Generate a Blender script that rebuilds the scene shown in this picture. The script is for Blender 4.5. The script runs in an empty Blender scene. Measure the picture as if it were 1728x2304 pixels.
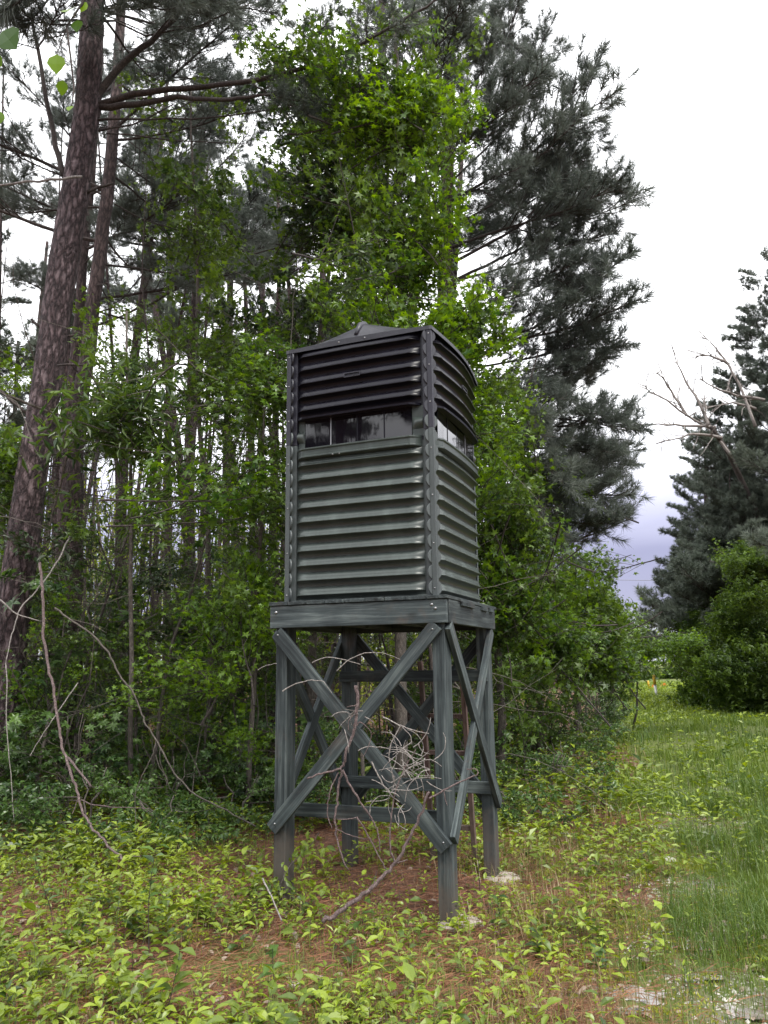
import bpy, math, random
import numpy as np
from mathutils import Vector, Matrix
S = bpy.context.scene
R = math.radians
rng = np.random.default_rng(7)
random.seed(7)

# ------------------------------------------------------------ camera
F = 1741.7; PITCH = 0.1944; ROLL = -0.0134; EYE = 1.6; CX, CY = 864.0, 1152.0
cam = bpy.data.cameras.new('camera'); camo = bpy.data.objects.new('camera', cam)
S.collection.objects.link(camo); S.camera = camo
cam.sensor_fit = 'VERTICAL'; cam.sensor_height = 36.0; cam.lens = F / 2304 * 36.0
cam.clip_start = 0.05; cam.clip_end = 3000
camo.location = (0, 0, EYE)
camo.rotation_euler = (Matrix.Rotation(R(90) + PITCH, 3, 'X') @ Matrix.Rotation(ROLL, 3, 'Z')).to_euler()

# ------------------------------------------------------------ light
S.view_settings.view_transform = 'Standard'; S.view_settings.look = 'None'
S.view_settings.gamma = 1; S.view_settings.use_curve_mapping = False
S.view_settings.exposure = 1.12
SUN_EL, SUN_AZ = R(58), R(150)          # azimuth clockwise from +Y
W = bpy.data.worlds.new('World'); S.world = W; W.use_nodes = True
nt = W.node_tree; nt.nodes.clear()
def wn(t, **k):
    n = nt.nodes.new(t)
    for a, b in k.items(): setattr(n, a, b)
    return n
wo = wn('ShaderNodeOutputWorld'); bg = wn('ShaderNodeBackground')
sky = wn('ShaderNodeTexSky', sky_type='NISHITA', sun_disc=False, sun_elevation=SUN_EL, sun_rotation=SUN_AZ, dust_density=3.0)
tc = wn('ShaderNodeTexCoord'); sep = wn('ShaderNodeSeparateXYZ')
mp = wn('ShaderNodeMapping'); mp.inputs['Scale'].default_value = (1.2, 1.2, 5.0)
no = wn('ShaderNodeTexNoise'); no.inputs['Scale'].default_value = 1.6; no.inputs['Detail'].default_value = 5
ad = wn('ShaderNodeMath', operation='MULTIPLY_ADD')
ad.inputs[1].default_value = 0.10
cr = wn('ShaderNodeValToRGB')
e = cr.color_ramp.elements
e[0].position = 0.0; e[0].color = (0.50, 0.50, 0.58, 1)
e[1].position = 0.36; e[1].color = (1, 1, 1, 1)
for p, c in ((0.085, (0.42, 0.42, 0.48, 1)), (0.12, (0.20, 0.20, 0.275, 1)), (0.19, (0.175, 0.175, 0.255, 1)), (0.245, (0.40, 0.40, 0.49, 1)), (0.29, (0.80, 0.80, 0.85, 1))):
    q = cr.color_ramp.elements.new(p); q.color = c
ml = wn('ShaderNodeMix', data_type='RGBA', blend_type='MULTIPLY'); ml.inputs[0].default_value = 1
mx = wn('ShaderNodeMix', data_type='RGBA'); mx.inputs[0].default_value = 0.93
L = nt.links.new
L(tc.outputs['Generated'], sep.inputs[0]); L(tc.outputs['Generated'], mp.inputs[0]); L(mp.outputs[0], no.inputs['Vector'])
L(no.outputs['Fac'], ad.inputs[0]); L(sep.outputs['Z'], ad.inputs[2]); L(ad.outputs[0], cr.inputs[0])
L(cr.outputs[0], ml.inputs[6]); ml.inputs[7].default_value = (12.5, 12.6, 12.9, 1)
L(sky.outputs[0], mx.inputs[6]); L(ml.outputs[2], mx.inputs[7])
L(mx.outputs[2], bg.inputs['Color']); bg.inputs['Strength'].default_value = 0.1
L(bg.outputs[0], wo.inputs[0])
sl = bpy.data.lights.new('sun', 'SUN'); so = bpy.data.objects.new('sun', sl); S.collection.objects.link(so)
sl.energy = 1.5; sl.angle = R(14); sl.color = (1, 0.96, 0.88)
sd = Vector((math.sin(SUN_AZ) * math.cos(SUN_EL), math.cos(SUN_AZ) * math.cos(SUN_EL), math.sin(SUN_EL)))
so.rotation_euler = sd.to_track_quat('Z', 'Y').to_euler()

# ------------------------------------------------------------ placing helpers
def at(px, py, Y):
    "world point seen at photo pixel (px,py) at distance Y"
    X = px - CX; Z = py - CY; c, s = math.cos(ROLL), math.sin(ROLL)
    x = (X * c + Z * s) / F; u = -(-X * s + Z * c) / F
    cp, sp = math.cos(PITCH), math.sin(PITCH)
    d = np.array([x, cp - u * sp, sp + u * cp])
    return d * (Y / d[1]) + np.array([0, 0, EYE])
def depth(p): return p[1] * math.cos(PITCH) + (p[2] - EYE) * math.sin(PITCH)
def gh(x, y):
    "ground height"
    x = np.asarray(x, float); y = np.asarray(y, float)
    h = 0.05 * np.sin(x * 0.9 + 0.4) * np.sin(y * 0.7) + 0.025 * np.sin(x * 2.3 + y * 1.7) + 0.012 * np.sin(x * 5.1 - y * 4.3)
    d = np.hypot(x - 0.03, y - 6.0)
    h = h * np.clip((d - 0.9) / 2.0, 0.12, 1)
    h += 0.16 * np.exp(-((y - 47) / 9.0) ** 2) * np.clip((y - 20) / 15, 0, 1)
    rut = np.abs((x - 2.0) - 0.3 * (y - 4.5))
    return h - 0.05 * np.exp(-(rut / 0.45) ** 2)

# ------------------------------------------------------------ object helpers
COL = S.collection
def tag(o, label=None, cat=None, group=None, kind=None):
    if label: o['label'] = label
    if cat: o['category'] = cat
    if group: o['group'] = group
    if kind: o['kind'] = kind
    return o
def empty(name, loc, rz=0.0, **k):
    o = bpy.data.objects.new(name, None); COL.objects.link(o)
    o.location = loc; o.rotation_euler = (0, 0, rz); o.empty_display_size = 0.1
    return tag(o, **k)
def link(name, me, parent=None, loc=None, rot=None, scale=None):
    o = bpy.data.objects.new(name, me); COL.objects.link(o)
    if parent is not None: o.parent = parent
    if loc is not None: o.location = loc
    if rot is not None: o.rotation_euler = rot
    if scale is not None: o.scale = (scale,) * 3
    return o
class MB:
    "numpy mesh builder"
    def __init__(s): s.v = []; s.f = []; s.n = 0; s.t = []
    def add(s, v, f, tint=0.5):
        v = np.asarray(v, float).reshape(-1, 3); f = np.asarray(f, int)
        s.v.append(v); s.f.append(f + s.n); s.n += len(v)
        s.t.append(np.broadcast_to(np.asarray(tint, float), (len(v),)))
        return s
    def box(s, x0, x1, y0, y1, z0, z1):
        v = [(x, y, z) for z in (z0, z1) for y in (y0, y1) for x in (x0, x1)]
        return s.add(v, [(0, 2, 3, 1), (4, 5, 7, 6), (0, 1, 5, 4), (2, 6, 7, 3), (0, 4, 6, 2), (1, 3, 7, 5)])
    def prism(s, pts, ax, lo, hi):
        "polygon in the plane normal to axis ax, extruded lo..hi"
        n = len(pts); v = []
        for w in (lo, hi):
            for a, b in pts:
                v.append((w, a, b) if ax == 0 else (a, w, b) if ax == 1 else (a, b, w))
        s.v.append(np.array(v, float)); s.t.append(np.full(len(v), .5))
        for i in range(n):
            j = (i + 1) % n
            s.f.append(np.array([[i, j, n + j, n + i]]) + s.n)
        s.f.append(np.array([list(range(n))[::-1]]) + s.n); s.f.append(np.array([[n + i for i in range(n)]]) + s.n)
        s.n += len(v); return s
    def tube(s, P, r, n=6, tint=0.5, cap=True):
        P = np.asarray(P, float); k = len(P); r = np.broadcast_to(np.asarray(r, float), (k,))
        T = np.gradient(P, axis=0); T /= np.linalg.norm(T, axis=1)[:, None] + 1e-12
        ref = np.array([0, 0, 1.0]) if abs(T[:, 2]).mean() < .8 else np.array([1.0, 0, 0])
        U = np.cross(T, ref); U /= np.linalg.norm(U, axis=1)[:, None] + 1e-12; V = np.cross(T, U)
        a = np.arange(n) * 2 * math.pi / n
        ring = P[:, None, :] + r[:, None, None] * (np.cos(a)[None, :, None] * U[:, None, :] + np.sin(a)[None, :, None] * V[:, None, :])
        i = np.arange(k - 1)[:, None] * n; j = np.arange(n)[None, :]; j2 = (j + 1) % n
        f = np.stack([i + j, i + j2, i + n + j2, i + n + j], -1).reshape(-1, 4)
        s.add(ring.reshape(-1, 3), f, tint)
        if cap and r[-1] > 0.004:
            s.f.append(np.array([[s.n - n + q for q in range(n)]])); s.f.append(np.array([[s.n - k * n + q for q in range(n)][::-1]]))
        return s
    def mesh(s, name, mat, smooth=False):
        me = bpy.data.meshes.new(name)
        if s.n:
            V = np.concatenate(s.v); me.vertices.add(len(V)); me.vertices.foreach_set('co', V.ravel())
            loops = np.concatenate([f.ravel() for f in s.f]); tot = np.concatenate([np.full(len(f), f.shape[1]) for f in s.f])
            me.loops.add(len(loops)); me.loops.foreach_set('vertex_index', loops.astype(np.int32))
            me.polygons.add(len(tot)); st = np.concatenate([[0], np.cumsum(tot)[:-1]])
            me.polygons.foreach_set('loop_start', st.astype(np.int32)); me.polygons.foreach_set('loop_total', tot.astype(np.int32))
            me.polygons.foreach_set('use_smooth', np.full(len(tot), smooth))
            me.update(calc_edges=True); me.validate()
            at_ = me.attributes.new('tint', 'FLOAT', 'POINT')
            if len(me.vertices) == len(V): at_.data.foreach_set('value', np.concatenate(s.t).astype(np.float32))
        for m in (mat if isinstance(mat, (list, tuple)) else [mat]): me.materials.append(m)
        return me
    def obj(s, name, mat, parent=None, smooth=False, bevel=0, **k):
        o = link(name, s.mesh(name, mat, smooth), parent)
        if bevel:
            b = o.modifiers.new('bevel', 'BEVEL'); b.width = bevel; b.segments = 2; b.limit_method = 'ANGLE'
        return tag(o, **k)

# ------------------------------------------------------------ materials
def material(name, build):
    m = bpy.data.materials.new(name); m.use_nodes = True; t = m.node_tree; t.nodes.clear()
    def n(ty, **k):
        nd = t.nodes.new(ty)
        for a, b in k.items():
            if a.startswith('i_'): nd.inputs[a[2:].replace('_', ' ')].default_value = b
            else: setattr(nd, a, b)
        return nd
    out = n('ShaderNodeOutputMaterial'); build(n, t.links.new, out); return m
def ramp(n, stops):
    r = n('ShaderNodeValToRGB'); el = r.color_ramp.elements
    el[0].position, el[0].color = stops[0][0], (*stops[0][1], 1); el[1].position, el[1].color = stops[-1][0], (*stops[-1][1], 1)
    for p, c in stops[1:-1]: q = el.new(p); q.color = (*c, 1)
    return r
def leafmat(name, dark, light, transl=0.35, rough=0.38, ov=0.55, spec=.5):
    def b(n, L, out):
        a = n('ShaderNodeAttribute', attribute_name='tint'); oi = n('ShaderNodeObjectInfo')
        m = n('ShaderNodeMath', operation='MULTIPLY_ADD'); m.inputs[1].default_value = ov; L(oi.outputs['Random'], m.inputs[0]); 
        s = n('ShaderNodeMath', operation='SUBTRACT'); L(a.outputs['Fac'], s.inputs[0]); s.inputs[1].default_value = ov / 2; L(s.outputs[0], m.inputs[2])
        mid = tuple((x + y) / 2 for x, y in zip(dark, light))
        r = ramp(n, [(0, dark), (0.5, mid), (1, light)]); L(m.outputs[0], r.inputs[0])
        p = n('ShaderNodeBsdfPrincipled'); L(r.outputs[0], p.inputs['Base Color']); p.inputs['Roughness'].default_value = rough
        p.inputs['Specular IOR Level'].default_value = spec
        tr = n('ShaderNodeBsdfTranslucent')
        hs = n('ShaderNodeHueSaturation'); hs.inputs['Hue'].default_value = 0.485; hs.inputs['Saturation'].default_value = 1.15; hs.inputs['Value'].default_value = 1.5
        L(r.outputs[0], hs.inputs['Color']); L(hs.outputs[0], tr.inputs['Color'])
        x = n('ShaderNodeMixShader'); x.inputs[0].default_value = transl; L(p.outputs[0], x.inputs[1]); L(tr.outputs[0], x.inputs[2]); L(x.outputs[0], out.inputs[0])
    return material(name, b)
M = {}
M['leaf_bright'] = leafmat('leaf_bright', (0.030, 0.075, 0.016), (0.17, 0.29, 0.035), .42)
M['leaf_mid'] = leafmat('leaf_mid', (0.026, 0.056, 0.016), (0.13, 0.21, 0.035), .38)
M['leaf_dark'] = leafmat('leaf_dark', (0.016, 0.034, 0.012), (0.055, 0.09, 0.03), .22)
M['leaf_glossy'] = leafmat('leaf_glossy', (0.026, 0.064, 0.018), (0.11, 0.19, 0.045), .28, .34)
M['leaf_ground'] = leafmat('leaf_ground', (0.018, 0.055, 0.016), (0.26, 0.34, 0.035), .30)
M['leaf_far'] = leafmat('leaf_far', (0.07, 0.12, 0.03), (0.32, 0.38, 0.06), .50)
M['needle'] = leafmat('needle', (0.048, 0.060, 0.052), (0.155, 0.18, 0.15), .25, .5, .5)
M['needle_far'] = leafmat('needle_far', (0.06, 0.078, 0.062), (0.17, 0.20, 0.155), .25, .5, .5)
M['grass'] = leafmat('grass', (0.03, 0.08, 0.014), (0.19, 0.26, 0.05), .30)
M['dry_grass'] = leafmat('dry_grass', (0.16, 0.10, 0.045), (0.42, 0.32, 0.17), .2)
M['straw'] = leafmat('straw', (0.09, 0.035, 0.018), (0.33, 0.15, 0.075), .05, .6)
M['moss'] = leafmat('moss', (0.13, 0.17, 0.012), (0.36, 0.36, 0.02), .15, .7)
def barkmat(name, c1, c2, c3, scale=14.0, zst=0.28, bump=.8):
    def b(n, L, out):
        tcn = n('ShaderNodeTexCoord'); mpn = n('ShaderNodeMapping'); mpn.inputs['Scale'].default_value = (1, 1, zst); L(tcn.outputs['Object'], mpn.inputs[0])
        v = n('ShaderNodeTexVoronoi', feature='DISTANCE_TO_EDGE'); v.inputs['Scale'].default_value = scale
        nz = n('ShaderNodeTexNoise'); nz.inputs['Scale'].default_value = scale * 1.2; nz.inputs['Detail'].default_value = 8; nz.inputs['Roughness'].default_value = .7
        L(mpn.outputs[0], nz.inputs['Vector'])
        mi = n('ShaderNodeMix', data_type='RGBA', blend_type='LINEAR_LIGHT'); mi.inputs[0].default_value = .06
        L(mpn.outputs[0], mi.inputs[6]); L(nz.outputs['Color'], mi.inputs[7]); L(mi.outputs[2], v.inputs['Vector'])
        r = ramp(n, [(0.0, c1), (0.10, c2), (0.5, c3)]); L(v.outputs['Distance'], r.inputs[0])
        r2 = ramp(n, [(0.3, (.55, .55, .55)), (.7, (1.45, 1.4, 1.35))]); L(nz.outputs['Fac'], r2.inputs[0])
        mm = n('ShaderNodeMix', data_type='RGBA', blend_type='MULTIPLY'); mm.inputs[0].default_value = 1; L(r.outputs[0], mm.inputs[6]); L(r2.outputs[0], mm.inputs[7])
        ah = n('ShaderNodeMath', operation='MULTIPLY_ADD'); L(nz.outputs['Fac'], ah.inputs[0]); ah.inputs[1].default_value = .25
        mn = n('ShaderNodeMath', operation='MINIMUM'); L(v.outputs['Distance'], mn.inputs[0]); mn.inputs[1].default_value = .25; L(mn.outputs[0], ah.inputs[2])
        bp = n('ShaderNodeBump'); bp.inputs['Strength'].default_value = bump; bp.inputs['Distance'].default_value = .05; L(ah.outputs[0], bp.inputs['Height'])
        p = n('ShaderNodeBsdfPrincipled'); p.inputs['Roughness'].default_value = .85; L(mm.outputs[2], p.inputs['Base Color']); L(bp.outputs[0], p.inputs['Normal']); L(p.outputs[0], out.inputs[0])
    return material(name, b)
M['bark'] = barkmat('pine_bark', (0.010, 0.006, 0.007), (0.062, 0.039, 0.043), (0.165, 0.128, 0.138), 15, .3, 1.0)
M['bark_far'] = barkmat('pine_bark_far', (0.014, 0.009, 0.009), (0.062, 0.040, 0.040), (0.13, 0.095, 0.094), 18)
M['bark_thin'] = barkmat('grey_bark', (0.045, 0.038, 0.033), (0.09, 0.078, 0.068), (0.15, 0.135, 0.12), 30, .4, .3)
M['bark_limb'] = barkmat('limb_bark', (0.02, 0.016, 0.015), (0.05, 0.04, 0.037), (0.085, 0.07, 0.065), 30, .4, .4)
M['dead_wood'] = barkmat('dead_wood', (0.10, 0.09, 0.085), (0.25, 0.23, 0.22), (0.46, 0.43, 0.41), 45, .4, .4)
M['dead_red'] = barkmat('dead_red_bark', (0.05, 0.034, 0.034), (0.14, 0.098, 0.098), (0.30, 0.245, 0.24), 45, .5, .5)
def woodmat(name, c1, c2, c3, axis=0, scale=1.0):
    def b(n, L, out):
        tcn = n('ShaderNodeTexCoord'); mpn = n('ShaderNodeMapping'); sc = [26.0, 26.0, 26.0]; sc[axis] = 1.3
        mpn.inputs['Scale'].default_value = sc; L(tcn.outputs['Object'], mpn.inputs[0])
        oi = n('ShaderNodeObjectInfo'); cm = n('ShaderNodeMath', operation='MULTIPLY'); L(oi.outputs['Random'], cm.inputs[0]); cm.inputs[1].default_value = 40
        ps = n('ShaderNodeVectorMath', operation='ADD'); L(mpn.outputs[0], ps.inputs[0]); L(cm.outputs[0], ps.inputs[1])
        nz = n('ShaderNodeTexNoise'); nz.inputs['Scale'].default_value = 1.3; nz.inputs['Detail'].default_value = 6; nz.inputs['Roughness'].default_value = .65; nz.inputs['Distortion'].default_value = .6
        L(ps.outputs[0], nz.inputs['Vector'])
        r = ramp(n, [(.28, c1), (.5, c2), (.74, c3)]); L(nz.outputs['Fac'], r.inputs[0])
        n2 = n('ShaderNodeTexNoise'); n2.inputs['Scale'].default_value = 3.5; n2.inputs['Detail'].default_value = 5; L(tcn.outputs['Object'], n2.inputs['Vector'])
        r2_ = ramp(n, [(.3, (.62, .62, .64)), (.75, (1.35, 1.33, 1.28))]); L(n2.outputs['Fac'], r2_.inputs[0])
        vr = n('ShaderNodeMapRange'); L(oi.outputs['Random'], vr.inputs[0]); vr.inputs[3].default_value = .68; vr.inputs[4].default_value = 1.28
        r2 = n('ShaderNodeVectorMath', operation='SCALE'); L(r2_.outputs[0], r2.inputs[0]); L(vr.outputs[0], r2.inputs['Scale'])
        # knots
        mk = n('ShaderNodeMapping'); ks = [7.0, 7.0, 7.0]; ks[axis] = 3.0; mk.inputs['Scale'].default_value = ks; L(tcn.outputs['Object'], mk.inputs[0])
        vk = n('ShaderNodeTexVoronoi'); vk.inputs['Scale'].default_value = 1.0; L(mk.outputs[0], vk.inputs['Vector'])
        rk = ramp(n, [(.07, (.22, .20, .19)), (.19, (1, 1, 1))]); L(vk.outputs['Distance'], rk.inputs[0])
        mm = n('ShaderNodeMix', data_type='RGBA', blend_type='MULTIPLY'); mm.inputs[0].default_value = 1; L(r.outputs[0], mm.inputs[6]); L(r2.outputs[0], mm.inputs[7])
        m3 = n('ShaderNodeMix', data_type='RGBA', blend_type='MULTIPLY'); m3.inputs[0].default_value = 1; L(mm.outputs[2], m3.inputs[6]); L(rk.outputs[0], m3.inputs[7])
        n4 = n('ShaderNodeTexNoise'); n4.inputs['Scale'].default_value = 2.2; n4.inputs['Detail'].default_value = 9; n4.inputs['Roughness'].default_value = .75
        g2 = n('ShaderNodeNewGeometry'); L(g2.outputs['Position'], n4.inputs['Vector'])
        sz = n('ShaderNodeSeparateXYZ'); L(g2.outputs['Position'], sz.inputs[0]); zr = n('ShaderNodeMapRange'); L(sz.outputs['Z'], zr.inputs[0]); zr.inputs[1].default_value = .0; zr.inputs[2].default_value = .6; zr.inputs[3].default_value = .28; zr.inputs[4].default_value = 0
        aa = n('ShaderNodeMath', operation='ADD'); L(n4.outputs['Fac'], aa.inputs[0]); L(zr.outputs[0], aa.inputs[1])
        r4 = ramp(n, [(.54, (0, 0, 0)), (.72, (.8, .8, .8))]); L(aa.outputs[0], r4.inputs[0])
        m4 = n('ShaderNodeMix', data_type='RGBA'); L(r4.outputs[0], m4.inputs[0]); L(m3.outputs[2], m4.inputs[6]); m4.inputs[7].default_value = (0.085, 0.068, 0.056, 1); m3 = m4
        bp = n('ShaderNodeBump'); bp.inputs['Strength'].default_value = .6; bp.inputs['Distance'].default_value = .005; L(nz.outputs['Fac'], bp.inputs['Height'])
        p = n('ShaderNodeBsdfPrincipled'); p.inputs['Roughness'].default_value = .7; p.inputs['Specular IOR Level'].default_value = .3
        L(m3.outputs[2], p.inputs['Base Color']); L(bp.outputs[0], p.inputs['Normal']); L(p.outputs[0], out.inputs[0])
    return material(name, b)
WC = ((0.012, 0.017, 0.019), (0.042, 0.054, 0.057), (0.125, 0.148, 0.148))
for i, k in enumerate('xyz'): M['wood_' + k] = woodmat('stained_wood_' + k, *WC, axis=i)
M['wood_red'] = woodmat('bare_red_wood', (0.09, 0.05, 0.04), (0.17, 0.11, 0.095), (0.26, 0.19, 0.17), axis=2)
def plastic(name, col, rough=.38, dirt=.5, spec=.5):
    def b(n, L, out):
        tcn = n('ShaderNodeTexCoord'); nz = n('ShaderNodeTexNoise'); nz.inputs['Scale'].default_value = 5; nz.inputs['Detail'].default_value = 7; nz.inputs['Roughness'].default_value = .65
        mpn = n('ShaderNodeMapping'); mpn.inputs['Scale'].default_value = (1, 1, .35); L(tcn.outputs['Object'], mpn.inputs[0]); L(mpn.outputs[0], nz.inputs['Vector'])
        r = ramp(n, [(.3, tuple(c * .78 for c in col)), (.55, col), (.8, tuple(c * (1 + dirt) + .001 for c in col))]); L(nz.outputs['Fac'], r.inputs[0])
        rr = n('ShaderNodeMapRange'); L(nz.outputs['Fac'], rr.inputs[0]); rr.inputs[3].default_value = rough - .08; rr.inputs[4].default_value = rough + .2
        n5 = n('ShaderNodeTexNoise'); n5.inputs['Scale'].default_value = 9; n5.inputs['Detail'].default_value = 10; n5.inputs['Roughness'].default_value = .8; n5.inputs['Distortion'].default_value = .5
        m5 = n('ShaderNodeMapping'); m5.inputs['Scale'].default_value = (3.2, 3.2, .25); L(tcn.outputs['Object'], m5.inputs[0]); L(m5.outputs[0], n5.inputs['Vector'])
        r5 = ramp(n, [(.50, (0, 0, 0)), (.78, (.55, .55, .55))]); L(n5.outputs['Fac'], r5.inputs[0]); x5 = n('ShaderNodeMix', data_type='RGBA'); L(r5.outputs[0], x5.inputs[0]); L(r.outputs[0], x5.inputs[6]); x5.inputs[7].default_value = tuple(c * 1.7 + .003 for c in col) + (1,)
        n2 = n('ShaderNodeTexNoise'); n2.inputs['Scale'].default_value = 160; L(tcn.outputs['Object'], n2.inputs['Vector'])
        bp = n('ShaderNodeBump'); bp.inputs['Strength'].default_value = .15; bp.inputs['Distance'].default_value = .001; L(n2.outputs['Fac'], bp.inputs['Height'])
        p = n('ShaderNodeBsdfPrincipled'); L(x5.outputs[2], p.inputs['Base Color']); L(rr.outputs[0], p.inputs['Roughness']); p.inputs['Specular IOR Level'].default_value = spec
        L(bp.outputs[0], p.inputs['Normal']); L(p.outputs[0], out.inputs[0])
    return material(name, b)
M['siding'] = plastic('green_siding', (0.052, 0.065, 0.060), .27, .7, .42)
M['siding_shaded'] = plastic('shaded_siding', (0.0075, 0.007, 0.012), .26, .6, .26)  # upper siding: shade and viewing angle painted into the base colour
M['scallop'] = plastic('disc_plastic', (0.070, 0.083, 0.083), .42)
M['scallop_shaded'] = plastic('disc_plastic_shaded', (0.024, 0.025, 0.034), .42)  # upper discs: same plastic with the shade mixed into its colour
M['post'] = plastic('post_plastic', (0.060, 0.072, 0.072), .45)
M['post_shaded'] = plastic('post_shaded', (0.020, 0.020, 0.030), .4)  # upper corner posts: colour darkened to stand in for shade above the windows
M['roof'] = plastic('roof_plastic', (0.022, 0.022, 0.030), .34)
def simple(name, col, rough=.5, metal=0.0, spec=.5):
    def b(n, L, out):
        tcn = n('ShaderNodeTexCoord'); nz = n('ShaderNodeTexNoise'); nz.inputs['Scale'].default_value = 12; nz.inputs['Detail'].default_value = 6; L(tcn.outputs['Object'], nz.inputs['Vector'])
        r = ramp(n, [(.3, tuple(c * .7 for c in col)), (.75, tuple(min(1, c * 1.2) for c in col))]); L(nz.outputs['Fac'], r.inputs[0])
        p = n('ShaderNodeBsdfPrincipled'); L(r.outputs[0], p.inputs['Base Color']); p.inputs['Roughness'].default_value = rough; p.inputs['Metallic'].default_value = metal
        p.inputs['Specular IOR Level'].default_value = spec; L(p.outputs[0], out.inputs[0])
    return material(name, b)
M['metal'] = simple('galvanised_metal', (0.33, 0.33, 0.34), .42, 1)
M['concrete'] = simple('pale_concrete', (0.34, 0.30, 0.25), .9)
M['stone'] = simple('pale_stone', (0.45, 0.43, 0.38), .85)
M['yellow'] = simple('yellow_plastic', (0.62, 0.38, 0.03), .5)
M['white'] = simple('white_plastic', (0.75, 0.75, 0.73), .5)
M['orange'] = simple('orange_sign_paint', (0.62, 0.20, 0.02), .5)
M['wire'] = simple('wire_metal', (0.14, 0.14, 0.15), .5)
M['dead_leaf'] = simple('dead_leaf', (0.26, 0.20, 0.155), .7)
def glassb(n, L, out):
    tcn = n('ShaderNodeTexCoord'); mpn = n('ShaderNodeMapping'); mpn.inputs['Scale'].default_value = (1, 1, .35); L(tcn.outputs['Object'], mpn.inputs[0])
    nz = n('ShaderNodeTexNoise'); nz.inputs['Scale'].default_value = 9; nz.inputs['Detail'].default_value = 2; L(mpn.outputs[0], nz.inputs['Vector'])
    bp = n('ShaderNodeBump'); bp.inputs['Strength'].default_value = .045; bp.inputs['Distance'].default_value = .012; L(nz.outputs['Fac'], bp.inputs['Height'])
    p = n('ShaderNodeBsdfPrincipled'); p.inputs['Base Color'].default_value = (0.006, 0.005, 0.008, 1); p.inputs['Roughness'].default_value = .03
    p.inputs['IOR'].default_value = 1.5; p.inputs['Specular IOR Level'].default_value = .5; p.inputs['Coat Weight'].default_value = .12; p.inputs['Coat Roughness'].default_value = .03
    L(bp.outputs[0], p.inputs['Normal']); L(bp.outputs[0], p.inputs['Coat Normal']); L(p.outputs[0], out.inputs[0])
M['glass'] = material('tinted_glass', glassb)
def waterb(n, L, out):
    tcn = n('ShaderNodeTexCoord'); nz = n('ShaderNodeTexNoise'); nz.inputs['Scale'].default_value = 14; nz.inputs['Detail'].default_value = 4; L(tcn.outputs['Object'], nz.inputs['Vector'])
    bp = n('ShaderNodeBump'); bp.inputs['Strength'].default_value = .12; bp.inputs['Distance'].default_value = .01; L(nz.outputs['Fac'], bp.inputs['Height'])
    p = n('ShaderNodeBsdfPrincipled'); r = ramp(n, [(.35, (.10, .075, .05)), (.7, (.24, .22, .20))]); L(nz.outputs['Fac'], r.inputs[0]); L(r.outputs[0], p.inputs['Base Color'])
    p.inputs['Roughness'].default_value = .06; p.inputs['IOR'].default_value = 1.5; p.inputs['Coat Weight'].default_value = .5; p.inputs['Coat Roughness'].default_value = .04
    L(bp.outputs[0], p.inputs['Normal']); L(p.outputs[0], out.inputs[0])
M['water'] = material('puddle_water', waterb)
def groundb(n, L, out):
    tcn = n('ShaderNodeTexCoord')
    def noise(sc, det=8, ro=.6):
        z = n('ShaderNodeTexNoise'); z.inputs['Scale'].default_value = sc; z.inputs['Detail'].default_value = det; z.inputs['Roughness'].default_value = ro; L(tcn.outputs['Object'], z.inputs['Vector']); return z
    a = noise(22, 9, .75); rb = ramp(n, [(.3, (.045, .022, .014)), (.5, (.13, .062, .038)), (.68, (.25, .135, .085)), (.8, (.33, .22, .16))]); L(a.outputs['Fac'], rb.inputs[0])
    g = noise(30, 9, .75); rg = ramp(n, [(.3, (.035, .055, .012)), (.55, (.12, .15, .025)), (.8, (.25, .25, .05))]); L(g.outputs['Fac'], rg.inputs[0])
    k = noise(55, 9, .8); rk = ramp(n, [(.3, (.10, .085, .07)), (.55, (.24, .21, .18)), (.75, (.46, .43, .39))]); L(k.outputs['Fac'], rk.inputs[0])
    zg = n('ShaderNodeAttribute', attribute_name='green'); zt = n('ShaderNodeAttribute', attribute_name='track')
    bg_ = noise(1.7, 6, .65)
    m1 = n('ShaderNodeMath', operation='ADD'); L(zg.outputs['Fac'], m1.inputs[0]); L(bg_.outputs['Fac'], m1.inputs[1])
    r1 = ramp(n, [(.82, (0, 0, 0)), (1.0, (1, 1, 1))]); L(m1.outputs[0], r1.inputs[0])
    x1 = n('ShaderNodeMix', data_type='RGBA'); L(r1.outputs[0], x1.inputs[0]); L(rb.outputs[0], x1.inputs[6]); L(rg.outputs[0], x1.inputs[7])
    b2 = noise(4, 7, .7); m2 = n('ShaderNodeMath', operation='MULTIPLY'); L(zt.outputs['Fac'], m2.inputs[0]); L(b2.outputs['Fac'], m2.inputs[1])
    r2 = ramp(n, [(.40, (0, 0, 0)), (.60, (1, 1, 1))]); L(m2.outputs[0], r2.inputs[0])
    x2 = n('ShaderNodeMix', data_type='RGBA'); L(r2.outputs[0], x2.inputs[0]); L(x1.outputs[2], x2.inputs[6]); L(rk.outputs[0], x2.inputs[7])
    bp = n('ShaderNodeBump'); bp.inputs['Strength'].default_value = .8; bp.inputs['Distance'].default_value = .03; L(a.outputs['Fac'], bp.inputs['Height'])
    rr = n('ShaderNodeMapRange'); L(r2.outputs[0], rr.inputs[0]); rr.inputs[3].default_value = .9; rr.inputs[4].default_value = .35
    p = n('ShaderNodeBsdfPrincipled'); L(x2.outputs[2], p.inputs['Base Color']); L(rr.outputs[0], p.inputs['Roughness']); L(bp.outputs[0], p.inputs['Normal']); L(p.outputs[0], out.inputs[0])
M['ground'] = material('forest_ground', groundb)

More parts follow.
